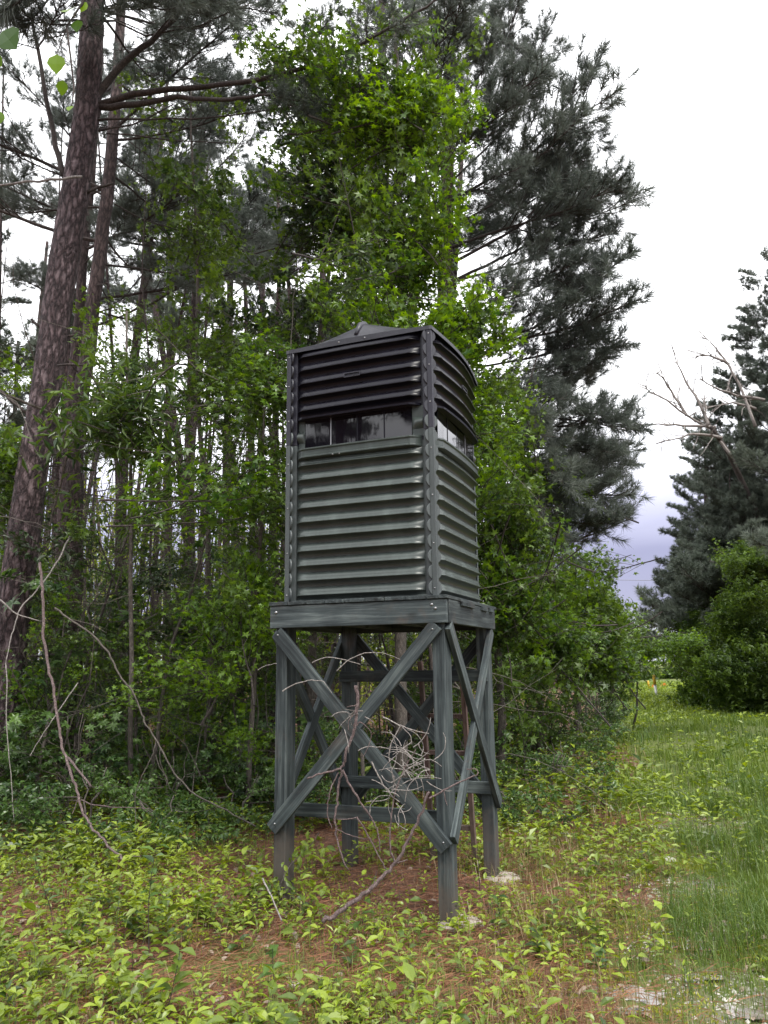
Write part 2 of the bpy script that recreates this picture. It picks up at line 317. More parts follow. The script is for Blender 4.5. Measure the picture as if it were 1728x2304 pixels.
# ------------------------------------------------------------ ground
def grass_zone(x, y):
    "1 in the grassy track, 0 in the wood"
    l = 1.35 + 0.28 * (y - 4.3) + 0.25 * np.sin(y * 1.1)
    r = 4.5 + 0.40 * (y - 4.0) + .3 * np.sin(y * .8)
    return np.clip((x - l) / .7 + .5, 0, 1) * np.clip((r - x) / 1.0 + .5, 0, 1)
def track_zone(x, y):
    c1 = np.abs((x - 1.75) - 0.36 * (y - 4.4)); return np.exp(-(c1 / 0.55) ** 2) * np.clip((16 - y) / 8, 0, 1)
def make_ground():
    xs = np.concatenate([-np.geomspace(1200, 12, 26), np.arange(-11.8, 12, .12), np.geomspace(12, 1200, 26)])
    ys = np.concatenate([-np.geomspace(1200, 6, 20), np.arange(-5, 2, .5), np.arange(2, 14, .12), np.geomspace(14, 80, 60), np.geomspace(90, 1500, 14)])
    X, Y = np.meshgrid(xs, ys); Z = gh(X, Y) + 0
    nx, ny = len(xs), len(ys); i = np.arange(ny - 1)[:, None] * nx; j = np.arange(nx - 1)[None, :]
    f = np.stack([i + j, i + j + 1, i + nx + j + 1, i + nx + j], -1).reshape(-1, 4)
    mb = MB(); mb.add(np.stack([X, Y, Z], -1).reshape(-1, 3), f)
    o = mb.obj('ground', M['ground'], smooth=True, kind='structure', label='forest floor of red brown pine straw, moss and a grassy track')
    g = grass_zone(X, Y); fore = np.clip(1 - np.abs(Y - 4.6) / 1.3, 0, 1) * .28
    me = o.data
    a = me.attributes.new('green', 'FLOAT', 'POINT'); a.data.foreach_set('value', np.clip(np.maximum(g * .75, .18 + fore), 0, 1).ravel().astype(np.float32))
    a = me.attributes.new('track', 'FLOAT', 'POINT'); a.data.foreach_set('value', track_zone(X, Y).ravel().astype(np.float32))
make_ground()

# ------------------------------------------------------------ wooden stand
TH = 0.3781; P0 = np.array([0.4034, 5.1407]); SW, SD, SH, RH = 1.33, 1.33, 2.022, 0.157
RZ = math.pi / 2 - TH       # local x runs back along the right face, local y runs left along the front face
def loc2w(b, a, z=0):
    return np.array([P0[0] + b * math.sin(TH) - a * math.cos(TH), P0[1] + b * math.cos(TH) + a * math.sin(TH), z])
stand = empty('wooden_stand', (P0[0], P0[1], 0), RZ, label='grey green stained timber stand with X braces holding up the hunting blind', cat='stand')
def board(name, p, q, width, t0, t1, plane, mat, parent, bev=.004, ends=None):
    """straight board between p and q (2D in plane coords), thickness range t0..t1 along the normal axis;
    built along its own local x so the grain follows it"""
    p = np.array(p, float); q = np.array(q, float); d = q - p; Ln = np.hypot(*d); ang = math.atan2(d[1], d[0])
    mb = MB(); mb.box(0, Ln, -(t1 - t0) / 2, (t1 - t0) / 2, -width / 2, width / 2)
    o = mb.obj(name, M['wood_x'], parent, bevel=bev)
    n = (t0 + t1) / 2
    if plane == 'front':    # plane coords = (y,z), normal = x
        ax = Vector((0, math.cos(ang), math.sin(ang))); nn = Vector((-1, 0, 0)); o.location = (n, p[0], p[1])
    else:                   # plane coords = (x,z), normal = y
        ax = Vector((math.cos(ang), 0, math.sin(ang))); nn = Vector((0, 1, 0)); o.location = (p[0], n, p[1])
    up = ax.cross(nn); m = Matrix((ax, nn, up)).transposed(); o.rotation_euler = m.to_euler()
    return o
LZ = SH - .01
def leg(b0, a0):
    mb = MB(); mb.box(0, .14, 0, .089, -.12, SH - .012)
    o = mb.obj('leg', M['wood_z'], stand, bevel=.005); o.location = (b0, a0, 0); return o
A1 = SW - .03 - .089; B1 = SD - .04 - .14
for b0, a0 in ((.040, .030), (.040, A1), (B1, .030), (B1, A1)): leg(b0, a0)
T = .038
# rim boards
def rim(x0, x1, y0, y1, ax):
    mb = MB(); mb.box(x0, x1, y0, y1, SH - RH, SH); return mb.obj('rim_board', M['wood_' + ax], stand, bevel=.004)
rim(-.002, T - .002, 0, SW, 'y'); rim(SD - T, SD, 0, SW, 'y'); rim(T, SD - T, -.008, T - .008, 'x'); rim(T, SD - T, SW - T, SW, 'x')
for k in range(1, 3):
    mb = MB(); y = SW * k / 3; mb.box(T + .002, SD - T - .002, y, y + .038, SH - .14, SH - .004); mb.obj('joist', M['wood_x'], stand)
# deck planks run front to back
nb = 9; wpl = (SW + .02) / nb
for k in range(nb):
    y0 = -.014 + k * wpl; mb = MB(); mb.box(-.012 + random.uniform(-.004, .003), SD + .012, y0 + .003, y0 + wpl - .003, SH + .003, SH + .028 + random.uniform(-.002, .002))
    mb.obj('deck_plank', M['wood_x'], stand, bevel=.003)
for x, l in ((.30, .11), (.86, .15), (.42, .2), (1.1, .1)):
    mb = MB(); mb.box(x, x + l, -.026, -.010, SH - .028, SH + .002); mb.obj('shim', M['wood_x'], stand, bevel=.002)
# braces
zt = SH - RH - .03
board('brace', (SW - .055, zt + .0), (.045, .46), .095, -.010, .028, 'front', None, stand)
board('brace', (.075, zt + .02), (SW - .03, .50), .095, -.001, .036, 'front', None, stand)
board('brace', (.06, zt + .02), (SD - .07, .53), .09, -.012, .026, 'side', None, stand)
board('brace', (SD - .10, zt + .02), (.06, .50), .09, -.004, .030, 'side', None, stand)
for pl, nlo in (('front', SD - .036), ('side', SW - .032)):
    board('brace', (.08, zt), (SW - .07, .50), .09, nlo + .006, nlo + .042, pl, None, stand)
    board('brace', (SW - .08, zt), (.07, .50), .09, nlo, nlo + .036, pl, None, stand)
# rails
def rail(x0, x1, y0, y1, z0, z1, ax):
    mb = MB(); mb.box(x0, x1, y0, y1, z0, z1); mb.obj('rail', M['wood_' + ax], stand, bevel=.004)
rail(.182, .218, .03, SW - .03, .56, .65, 'y')
rail(B1 - .040, B1 - .004, .03, SW - .03, .62, .71, 'y')
rail(B1 - .040, B1 - .004, .03, SW - .03, 1.46, 1.55, 'y')
def dome(mb, c, r, axis):
    n = 8; v = []; f = []
    for i, (rr, hh) in enumerate(((1, 0), (.8, .5), (.3, .8))):
        for k in range(n):
            a = k * 2 * math.pi / n; u, w = rr * r * math.cos(a), rr * r * math.sin(a)
            v.append((c[0] - hh * r, c[1] + u, c[2] + w) if axis == 0 else (c[0] + u, c[1] - hh * r, c[2] + w))
    for i in range(2):
        for k in range(n): f.append((i * n + k, i * n + (k + 1) % n, (i + 1) * n + (k + 1) % n, (i + 1) * n + k))
    mb.add(v, f); mb.f.append(np.array([[mb.n - n + k for k in range(n)]]))
for a, z in ((.10, SH - .035), (.075, SH - .06), (SW - .05, SH - .045)):
    mb = MB(); dome(mb, (-.002, a, z), .011, 0); mb.obj('bolt_head', M['metal'], stand, smooth=True)
for (a, z) in ((.06, .50), (SW - .07, zt - .02), (.10, zt - .01), (SW - .06, .54)):
    mb = MB(); dome(mb, (-.010 if a in (.06, SW - .07) else -.001, a, z), .007, 0); mb.obj('bolt_head', M['metal'], stand, smooth=True)
# concrete footings
def footing(b, a, r, label, sx=1.0):
    c = loc2w(b, a); mb = MB(); n = 18; v = []
    rs = [r * (1 + .10 * math.sin(3 * k + r * 9) + .05 * math.sin(7 * k)) for k in range(n)]
    for z, s in ((-.08, 1), (.012, 1), (.026, .85)):
        for k in range(n): v.append((rs[k] * s * math.cos(k * 2 * math.pi / n) * sx, rs[k] * s * math.sin(k * 2 * math.pi / n), z))
    f = [(i * n + k, i * n + (k + 1) % n, (i + 1) * n + (k + 1) % n, (i + 1) * n + k) for i in range(2) for k in range(n)]
    mb.add(v, f); mb.f.append(np.array([[2 * n + k for k in range(n)]]))
    o = mb.obj('concrete_footing', M['concrete'], smooth=False, label=label, cat='footing'); o.location = (c[0], c[1], .0)
footing(.10, .0, .14, 'pale broken concrete pad under the front leg nearest the viewer')
footing(B1 + .06, .0, .14, 'pale concrete pad under the rear leg on the right of the stand')

# ladder behind the stand
lad = empty('wooden_ladder', tuple(loc2w(SD + .08, .50, 0)), RZ, label='narrow reddish bare wood ladder standing against the back of the stand', cat='ladder')
for y in (-.18, .18):
    mb = MB(); mb.prism([(.20, 0), (.245, 0), (.02, 1.62), (-.025, 1.62)], 1, y - .019, y + .019); mb.obj('ladder_rail', M['wood_red'], lad, bevel=.003)
for z in (.25, .55, .85, 1.15, 1.45):
    x = .2 * (1 - z / 1.62); mb = MB(); mb.box(x + .0, x + .065, -.16, .16, z, z + .035); mb.obj('rung', M['wood_red'], lad, bevel=.002)

# ------------------------------------------------------------ hunting blind
IB, IA = .140, .136; CWd, CDp = 1.080, 1.19; ZB = SH + .033; ZT = 4.0; NR = 18; PR = (ZT - ZB) / NR
blind = empty('hunting_blind', tuple(loc2w(IB, IA, ZB)), RZ, label='dark green box hunting blind with log style siding and a strip of tinted windows', cat='blind')
HT = ZT - ZB
# local frame: x back (0..CDp), y left (0..CWd), z up
def wall_bulge(t, z, amt):
    k = min(1, max(0, (z / HT - .35) / .6)); return amt * math.sin(math.pi * t) * (.08 + .92 * k)
def log_mesh(z0, z1, depth, amt, face, lengthw, kind='log'):
    nt_, prof = 28, []; cl = .052; cr_ = .012 if face == 'right' else .02
    h = z1 - z0
    if kind == 'log':
        for q, d in ((.0, .0), (.06, .02), (.18, .08), (.27, .26), (.345, .62), (.39, .96), (.395, 1.2), (.45, 1.2), (.465, 1.0), (.60, .95), (.74, .82), (.86, .60), (.94, .34), (.985, .08), (1, 0)):
            prof.append((z0 + h * q, depth * d))
    elif kind == 'hood':
        prof = [(z0 + .012, .0), (z0 + .010, depth * 1.5), (z0 + .024, depth * 1.55), (z1 - .01, .012), (z1, 0)]
    elif kind == 'sill':
        prof = [(z0, 0), (z0 + .01, depth * .95), (z0 + .014, depth * 1.2), (z0 + .022, depth * 1.2), (z0 + .028, depth * .98), (z1 - .03, depth * .98), (z1 - .022, depth * 1.15), (z1 - .012, depth * 1.15), (z1, 0)]
    v = []; np_ = len(prof); c = .055
    for i in range(nt_ + 1):
        t = i / nt_; s = cl + t * (lengthw - cl - cr_)
        endf = min(1, min(t, 1 - t) * nt_ / 2.2); endf = math.sin(endf * math.pi / 2)
        bump = 1.0
        for (z, d) in prof:
            out = d * endf
            if kind == 'log' and d > depth * 1.1 and (abs(t - .5) < .02 or abs(t - .07) < .018 or abs(t - .93) < .018): out += .005
            out += wall_bulge(t, (z0 + z1) / 2, amt)
            if face == 'front': v.append((-out, s, z))
            elif face == 'right': v.append((s, -out, z))
            elif face == 'left': v.append((s, lengthw_of['front'] + out, z))
            else: v.append((lengthw_of['right'] + out, s, z))
    f = []
    flip = face in ('front', 'left')
    for i in range(nt_):
        for k in range(np_ - 1):
            q = (i * np_ + k, (i + 1) * np_ + k, (i + 1) * np_ + k + 1, i * np_ + k + 1)
            f.append(q[::-1] if face in ('front', 'left') else q)
    mb = MB(); mb.add(v, f); return mb
lengthw_of = {'front': CWd, 'left': CDp, 'right': CDp, 'back': CWd}
CWf, CDf = CWd, CDp
lengthw_of = {'front': CWd, 'right': CDp}
for face, ln, amt in (('front', CWd, .012), ('right', CDp, .055), ('left', CDp, .02), ('back', CWd, .02)):
    for r_ in range(NR):                     # r_ = 0 bottom row
        z0, z1 = r_ * PR, (r_ + 1) * PR
        top = r_ >= 13
        if r_ in (10, 11, 12) and face in ('front', 'right', 'left', 'back'): continue
        if r_ == 0: pass
        o = log_mesh(z0, z1, .044, amt, face, ln).obj('siding_log', M['siding_shaded' if r_ >= 13 else 'siding'], blind, smooth=True)
    # sill ledge, hood
    log_mesh(10 * PR - .02, 10 * PR + .078, .060, amt, face, ln, 'sill').obj('window_sill', M['siding'], blind)
    log_mesh(12 * PR + .070, 13 * PR + .004, .046, amt, face, ln, 'hood').obj('window_hood', M['siding_shaded'], blind)
    # window panel recessed
    WZ0, WZ1 = 10 * PR + .07, 12 * PR + .082
    dpt = .012
    def wbox(s0, s1, z0, z1, d0, d1):
        mb = MB()
        if face == 'front': mb.box(-d1, -d0, s0, s1, z0, z1)
        elif face == 'right': mb.box(s0, s1, -d1 , -d0, z0, z1)
        elif face == 'left': mb.box(s0, s1, CWd + d0, CWd + d1, z0, z1)
        else: mb.box(CDp + d0, CDp + d1, s0, s1, z0, z1)
        return mb
    ba = amt * .55
    win = wbox(.035, ln - .035, WZ0 - .03, WZ0 + .004, -.045 + ba, -.008 + ba).obj('window', M['siding_shaded'], blind)
    cuts = [.16, .16 + (ln - .34) * .25, .16 + (ln - .34) * .5, .16 + (ln - .34) * .75, ln - .18]
    cuts = [.125 + (ln - .215) * k / 4 for k in range(5)]
    for k in range(4):
        pane = wbox(cuts[k] + .003, cuts[k + 1] - .003, WZ0, WZ1, -.010 + ba + .0015 * (k % 2), -.004 + ba + .0015 * (k % 2)).obj('pane', M['glass'], win)
    for k in (1, 2, 3):
        wbox(cuts[k] - .0045, cuts[k] + .0045, WZ0, WZ1, -.012 + ba, -.001 + ba).obj('divider', M['metal' if k == 3 else 'siding_shaded'], win)
    for s0, s1 in ((.035, .123), (ln - .088, ln - .035)):
        wbox(s0, s1, WZ0, WZ1, -.03, .002).obj('jamb', M['siding'], win)
        z0 = WZ0 + .055
        mb = MB(); P = [];
        pr_ = [(z0 + .09 * i / 8, .034 * math.sin(math.pi * i / 8)) for i in range(9)]
        v = []; q_ = 7
        for i in range(q_):
            t = i / (q_ - 1); s = s0 + (s1 - s0) * t; e_ = math.sqrt(max(0, 1 - (t if s0 < .1 else 1 - t) ** 2))
            for z, d in pr_:
                dd = d * e_ + .003
                v.append((-dd, s, z) if face == 'front' else (s, -dd, z) if face == 'right' else (s, CWd + dd, z) if face == 'left' else (CDp + dd, s, z))
        f = [(i * 9 + k, (i + 1) * 9 + k, (i + 1) * 9 + k + 1, i * 9 + k + 1) for i in range(q_ - 1) for k in range(8)]
        if face in ('front', 'left'): f = [x[::-1] for x in f]
        mb.add(v, f).obj('log_stub', M['siding'], win, smooth=True)
# inner core so the box is closed behind the siding (dark interior walls)
mb = MB(); mb.box(.002, CDp - .002, .002, CWd - .002, .0, 10 * PR + .04); mb.obj('inner_wall', M['siding'], blind)
mb = MB(); mb.box(.002, CDp - .002, .002, CWd - .002, 12 * PR + .07, HT - .02); mb.obj('inner_wall', M['siding_shaded'], blind)
# bottom flange
for (x0, x1, y0, y1) in ((-.022, .03, -.005, CWd + .005), (.03, CDp, -.022, .03), (.03, CDp, CWd - .03, CWd + .022), (CDp - .03, CDp + .022, -.005, CWd + .005)):
    mb = MB(); mb.box(x0, x1, y0, y1, -.003, .014); mb.obj('bottom_flange', M['siding'], blind, bevel=.004)
# corner posts: angle strip with scallops
def corner(cx, cy, dx, dy):
    pro = .050 if dx < 0 else .010
    post = MB(); w = .038; t = .006
    for k, (za, zb, mt) in enumerate(((-.002, 11 * PR, 'post'), (11 * PR, HT + .006, 'post_shaded'))):
        mb = MB()
        mb.box(min(cx, cx + dx * t) - 0, max(cx, cx + dx * t), min(cy, cy - dy * w) if True else 0, max(cy, cy - dy * w), za, zb) if False else None
        # outer faces proud of the wall
        x_out = cx + dx * pro; y_out = cy + dy * pro; w = .036
        mb.box(min(x_out, x_out - dx * t), max(x_out, x_out - dx * t), min(y_out, y_out - dy * w), max(y_out, y_out - dy * w), za, zb)
        mb.box(min(x_out - dx * t, x_out - dx * w), max(x_out - dx * t, x_out - dx * w), min(y_out, y_out - dy * t), max(y_out, y_out - dy * t), za, zb)
        if dx < 0: mb.box(*sorted((cx + dx * .028, cx - dx * .03)), *sorted((cy + dy * .028, cy - dy * .03)), za, zb - .002)
        o = mb.obj('corner_post', M[mt], blind, bevel=.002)
        if k == 0: first = o
    # scallops: round log-end discs on the diagonal of the corner
    if dx < 0:
        r = PR * .535; n = 22; dg = np.array([dx, dy, 0]) / math.sqrt(2); tg = np.array([-dy, dx, 0]) / math.sqrt(2); up = np.array([0, 0, 1.0])
        for row in range(NR):
            c0 = np.array([cx, cy, (row + .5) * PR]) + dg * .030; v = []
            for off, sc in ((0, 1), (.008, 1), (.011, .95)):
                for i in range(n): a = 2 * math.pi * i / n; v.append(c0 + dg * off + tg * r * sc * .90 * math.cos(a) + up * r * sc * .93 * math.sin(a))
            mb = MB(); mb.add(v, [(q * n + i, q * n + (i + 1) % n, (q + 1) * n + (i + 1) % n, (q + 1) * n + i) for q in (0, 1) for i in range(n)]); mb.f.append(np.array([[2 * n + i for i in range(n)]]))
            mb.obj('scallop', M['scallop' if row < 12 else 'scallop_shaded'], blind)
    for i, z in enumerate((.05, .36, .70, 1.04, 1.38, 1.66, 1.90)):
        mb = MB(); dome(mb, (cx + dx * .050, cy + dy * .030, z), .006, 0)
        if dx < 0: mb.obj('screw', M['metal'], first, smooth=True)
        else: mb.obj('screw', M['metal'], first, smooth=True)
corner(0, 0, -1, -1); corner(0, CWd, -1, 1); corner(CDp, 0, 1, -1); corner(CDp, CWd, 1, 1)
# roof: low hipped shell with arched edges and a raised rib from the front edge to the peak
def roof():
    n = 24; x0, x1, y0, y1 = -.055, CDp + .045, -.055, CWd + .055
    def hz(u, w):   # u,w in 0..1
        edge = min(u, 1 - u, w, 1 - w) * 2
        g = (1 - abs(2 * w - 1)) ** 1.15; q = min(1, u / .13) * min(1, (1 - u) / .13); return HT + .012 + .165 * g * math.sin(q * math.pi / 2) + .016 * math.sin(math.pi * w)
    v = []; N = 48
    for i in range(N + 1):
        for j in range(N + 1):
            u, w = i / N, j / N
            bul = -.055 * math.sin(math.pi * u) * (1 - w)      # follows the bowed right wall
            v.append((x0 + (x1 - x0) * u, y0 + (y1 - y0) * w + bul, hz(u, w)))
    f = [(i * (N + 1) + j, (i + 1) * (N + 1) + j, (i + 1) * (N + 1) + j + 1, i * (N + 1) + j + 1) for i in range(N) for j in range(N)]
    mb = MB(); mb.add(v, f)
    # skirt
    ring = [(i, 0) for i in range(N + 1)] + [(N, j) for j in range(1, N + 1)] + [(i, N) for i in range(N - 1, -1, -1)] + [(0, j) for j in range(N - 1, 0, -1)]
    top = [v[i * (N + 1) + j] for i, j in ring]; m_ = len(top)
    vv = top + [(a, b, HT - .016) for a, b, c in top]
    mb.add(vv, [(k, (k + 1) % m_, m_ + (k + 1) % m_, m_ + k) for k in range(m_)])
    o = mb.obj('roof', M['roof'], blind, smooth=True)
    # tarp fold rib
    pts = []
    for i in range(9):
        u = .01 + .49 * i / 8; w = .505; pts.append((x0 + (x1 - x0) * u, y0 + (y1 - y0) * w, hz(u, w) + .004 + .012 * math.sin(math.pi * i / 8)))
    MB().tube(pts, [.016, .022, .022, .02, .02, .02, .02, .022, .026], 8).obj('ridge_rib', M['post_shaded'], o, smooth=True)
    for w in (.44, .62):
        s = MB(); dome(s, (x0, y0 + (y1 - y0) * w, HT + .006), .006, 0); s.obj('screw', M['metal'], o, smooth=True)
roof()
# plates on the third log from the top
zc = 15.5 * PR
mb = MB(); yc = CWd * .53
for (a0, a1, b0, b1) in ((-.065, .065, -.017, -.011), (-.065, .065, .011, .017), (-.065, -.059, -.011, .011), (.059, .065, -.011, .011)): mb.box(-.066, -.056, yc + a0, yc + a1, zc + b0, zc + b1)
pl = mb.obj('recessed_handle', M['post_shaded'], blind)
MB().box(-.060, -.054, yc - .059, yc + .059, zc - .011, zc + .011).obj('handle_plate', M['siding_shaded'], pl)
mb = MB(); xc = CDp * .5
for (a0, a1, b0, b1) in ((-.065, .065, -.017, -.011), (-.065, .065, .011, .017), (-.065, -.059, -.011, .011), (.059, .065, -.011, .011)): mb.box(xc + a0, xc + a1, -.115, -.103, zc + b0, zc + b1)
pl = mb.obj('recessed_handle', M['post_shaded'], blind)
MB().box(xc - .059, xc + .059, -.109, -.101, zc - .011, zc + .011).obj('handle_plate', M['siding_shaded'], pl)
for y in (.58, .53):
    s = MB(); dome(s, (-.072, CWd * y + .1, 10 * PR - .008), .007, 0); s.obj('screw', M['metal'], blind, smooth=True)

# ============================================================ VEGETATION
def unit(v): v = np.asarray(v, float); return v / (np.linalg.norm(v) + 1e-12)
def rv(r, s=1.0): return r.normal(size=3) * s
# --- leaf shapes (x along the leaf, y across, z up), as triangle lists
def star_leaf():
    ang = [180, 128, 95, 66, 45, 22, 0, -22, -45, -66, -95, -128]
    rad = [.12, .42, .30, .92, .42, .55, 1.05, .55, .42, .92, .30, .42]
    # sweetgum / maple: five pointed lobes
    ang = [175, 118, 92, 58, 32, 0, -32, -58, -92, -118]
    rad = [.16, .72, .36, .98, .42, 1.08, .42, .98, .36, .72]
    v = [(0, 0, 0.06)] + [(r_ * math.cos(R(a)), r_ * math.sin(R(a)), -.16 * r_ * r_ + .02) for a, r_ in zip(ang, rad)]
    f = [(0, i, i % 10 + 1) for i in range(1, 11)]
    v = np.array(v); v[:, 0] += .15
    return v * .52, np.array(f)
def ovate_leaf(w=.24, fold=.10, droop=.12):
    v = [(0, 0, 0), (.22, w * .8, fold * .8), (.5, w, fold), (.8, w * .5, fold * .3 - droop * .5), (1, 0, -droop), (.8, -w * .5, fold * .3 - droop * .5), (.5, -w, fold), (.22, -w * .8, fold * .8), (.5, 0, 0)]
    f = [(0, 8, 1), (1, 8, 2), (2, 8, 3), (3, 8, 4), (4, 8, 5), (5, 8, 6), (6, 8, 7), (7, 8, 0)]
    return np.array(v, float), np.array(f)
def simple_leaf(w=.24, fold=.1, droop=.1):
    v = [(0, 0, 0), (.45, w, fold), (1, 0, -droop), (.45, -w, fold)]
    return np.array(v, float), np.array([(0, 2, 1), (0, 3, 2)])
STAR, OVATE, OBOV, SIMPLE, NARROW = star_leaf(), ovate_leaf(), ovate_leaf(.2, .06, .2), simple_leaf(), simple_leaf(.13, .05, .15)
def frames(d, up):
    "rotation matrices with x along d, z near up; (n,3)->(n,3,3) columns x,y,z"
    x = d / (np.linalg.norm(d, axis=1)[:, None] + 1e-9); y = np.cross(up, x); y /= np.linalg.norm(y, axis=1)[:, None] + 1e-9; z = np.cross(x, y)
    return np.stack([x, y, z], -1)
def scatter(mb, leaf, pos, d, up, size, tint):
    v, f = leaf; n = len(pos)
    if n == 0: return
    m = frames(np.asarray(d, float), np.asarray(up, float)); s = np.broadcast_to(np.asarray(size, float), (n,))
    vv = np.einsum('nij,kj->nki', m, v) * s[:, None, None] + np.asarray(pos)[:, None, :]
    ff = f[None] + (np.arange(n) * len(v))[:, None, None]
    mb.add(vv.reshape(-1, 3), ff.reshape(-1, 3), np.repeat(np.broadcast_to(tint, (n,)), len(v)))
def curve(p, d, L_, n, r, wob=.12, up=0.0):
    P = [np.array(p, float)]; d = unit(d)
    for i in range(n):
        d = unit(d + rv(r, wob) + np.array([0, 0, up])); P.append(P[-1] + d * L_ / n)
    return np.array(P)
# --- prototype boughs
def needle_brush(mb, r, p, d, L_, n=64, ln=.16, w=.0036):
    ln = ln * 1.0
    d = unit(d); t = r.uniform(0, 1, n); base = p + d * (t * L_)[:, None]
    a = r.normal(size=(n, 3)); a -= (a @ d)[:, None] * d; a /= np.linalg.norm(a, axis=1)[:, None] + 1e-9
    sp = r.uniform(.45, 1.25, n) * (1.1 - .45 * t); dd = d * np.cos(sp)[:, None] + a * np.sin(sp)[:, None]
    tip = base + dd * (ln * r.uniform(.7, 1.15, n))[:, None]; tip[:, 2] -= .012
    side = np.cross(dd, r.normal(size=(n, 3))); side /= np.linalg.norm(side, axis=1)[:, None] + 1e-9
    v = np.stack([base - side * w / 2, base + side * w / 2, tip], 1).reshape(-1, 3)
    mb.add(v, np.arange(n * 3).reshape(-1, 3), np.repeat(np.clip(r.normal(.5, .18, n), 0, 1), 3))
def pine_bough(seed, L_=3.0, dens=1.05, nn=46, ln=.19, w=.0085, bare=.3, wob=.07):
    r = np.random.default_rng(seed); wood = MB(); nd = MB()
    P = curve((0, 0, 0), (1, 0, -.05), L_, 12, r, wob, .025)
    P -= 0; P[:, 1] -= np.linspace(0, P[-1, 1], len(P)); P[:, 2] -= np.linspace(0, P[-1, 2], len(P)); P[:, 0] *= L_ / P[-1, 0]
    wood.tube(P, np.linspace(.022, .006, len(P)) * L_ / 2.4, 6)
    ns = int(9 * L_ * dens)
    for i in range(ns):
        t = bare + (1 - bare) * (i + r.uniform(0, .8)) / ns; k = min(len(P) - 2, int(t * 12)); p = P[k] + (P[k + 1] - P[k]) * (t * 12 - k); ax = unit(P[k + 1] - P[k])
        side = (-1) ** i; l2 = (1 - t) * L_ * .42 * r.uniform(.6, 1.15) + .22
        d = ax * r.uniform(.8, 1.2) + np.array([0, side, 0]) * r.uniform(.5, 1.0) + np.array([0, 0, r.uniform(-.2, .45)])
        Q = curve(p, d, l2, 6, r, .10, .05); wood.tube(Q, np.linspace(.009, .004, len(Q)), 4, cap=False)
        nt3 = int(l2 / .24) + 1
        for j in range(nt3):
            u = .25 + .75 * (j + r.uniform(0, 1)) / nt3; kk = min(5, int(u * 6)); q = Q[kk] + (Q[kk + 1] - Q[kk]) * (u * 6 - kk) if u < 1 else Q[-1]
            d3 = unit(unit(Q[kk + 1] - Q[kk]) * .8 + rv(r, .5) + np.array([0, 0, .42])); l3 = r.uniform(.12, .34)
            wood.add(*tri_twig(q, q + d3 * l3, .0035))
            needle_brush(nd, r, q + d3 * l3 * .45, d3, l3 * .6, nn, ln, w)
        needle_brush(nd, r, Q[-1] - unit(Q[-1] - Q[-2]) * .08, unit(Q[-1] - Q[-2]), .14, nn, ln, w)
    needle_brush(nd, r, P[-1] - unit(P[-1] - P[-2]) * .15, P[-1] - P[-2], .2, nn * 2, ln, w)
    return wood, nd
def tri_twig(a, b, w):
    d = unit(b - a); s = unit(np.cross(d, (.3, .2, 1))) * w; t = unit(np.cross(d, s)) * w
    return np.array([a + s, a - s * .5 + t, a - s * .5 - t, b]), np.array([(0, 1, 3), (1, 2, 3), (2, 0, 3)])
def leafy_bough(seed, L_=1.6, leaf=None, size=.12, n=150, spread=.42, flat=.5, whorl=0, wr=.010, droop=.35):
    r = np.random.default_rng(seed); wood = MB(); lf = MB(); leaf = leaf or STAR
    P = curve((0, 0, 0), (1, 0, 0), L_, 10, r, .10, .02)
    P[:, 1] -= np.linspace(0, P[-1, 1], len(P)); P[:, 2] -= np.linspace(0, P[-1, 2], len(P)); P[:, 0] *= L_ / P[-1, 0]
    wood.tube(P, np.linspace(wr, .003, len(P)), 5, cap=False)
    tw = []
    nt_ = max(6, int(9 * L_))
    for i in range(nt_):
        t = .12 + .86 * (i + r.uniform(0, .6)) / nt_; k = min(9, int(t * 10)); p = P[k] + (P[k + 1] - P[k]) * (t * 10 - k); ax = unit(P[k + 1] - P[k])
        a = r.uniform(0, 2 * math.pi); d = ax * .7 + np.array([0, math.cos(a), math.sin(a) * flat + .15]) * 1.0
        Q = curve(p, d, ((1 - t) * spread + .15) * L_ * r.uniform(.6, 1.1), 4, r, .16, .03); wood.tube(Q, np.linspace(.004, .002, 5), 3, cap=False); tw.append(Q)
    tw.append(P[4:9]); 
    if whorl:
        m = n // whorl
        for i in range(m):
            Q = tw[i % len(tw)]; k = r.integers(2, len(Q)); c = Q[k] if i < len(tw) else Q[r.integers(1, len(Q))]; ax = unit(unit(Q[-1] - Q[0]) + np.array([0, 0, .6]))
            c = Q[-1] if i < len(tw) else c
            a = np.arange(whorl) * 2 * math.pi / whorl + r.uniform(0, 6); u = unit(np.cross(ax, (.3, .1, .2))); v = np.cross(ax, u)
            d = np.cos(a)[:, None] * u + np.sin(a)[:, None] * v + ax * r.uniform(.05, .5); scatter(lf, leaf, np.repeat(c[None], whorl, 0), d, np.repeat(ax[None], whorl, 0) + r.normal(size=(whorl, 3)) * .15, size * r.uniform(.7, 1.15, whorl), np.clip(r.normal(.5, .2) + r.normal(0, .06, whorl), 0, 1))
    else:
        i = r.integers(0, len(tw), n); t = r.uniform(.15, 1, n)
        pos = np.array([tw[a][min(len(tw[a]) - 1, int(b * len(tw[a])))] for a, b in zip(i, t)]) + r.normal(size=(n, 3)) * size * .45
        d = r.normal(size=(n, 3)); d[:, 2] = d[:, 2] * .4 - droop; up = r.normal(size=(n, 3)) * .45; up[:, 2] += 1.0
        scatter(lf, leaf, pos, d, up, size * r.uniform(.45, 1.35, n), np.clip(r.normal(.5, .24, n), 0, 1))
    return wood, lf
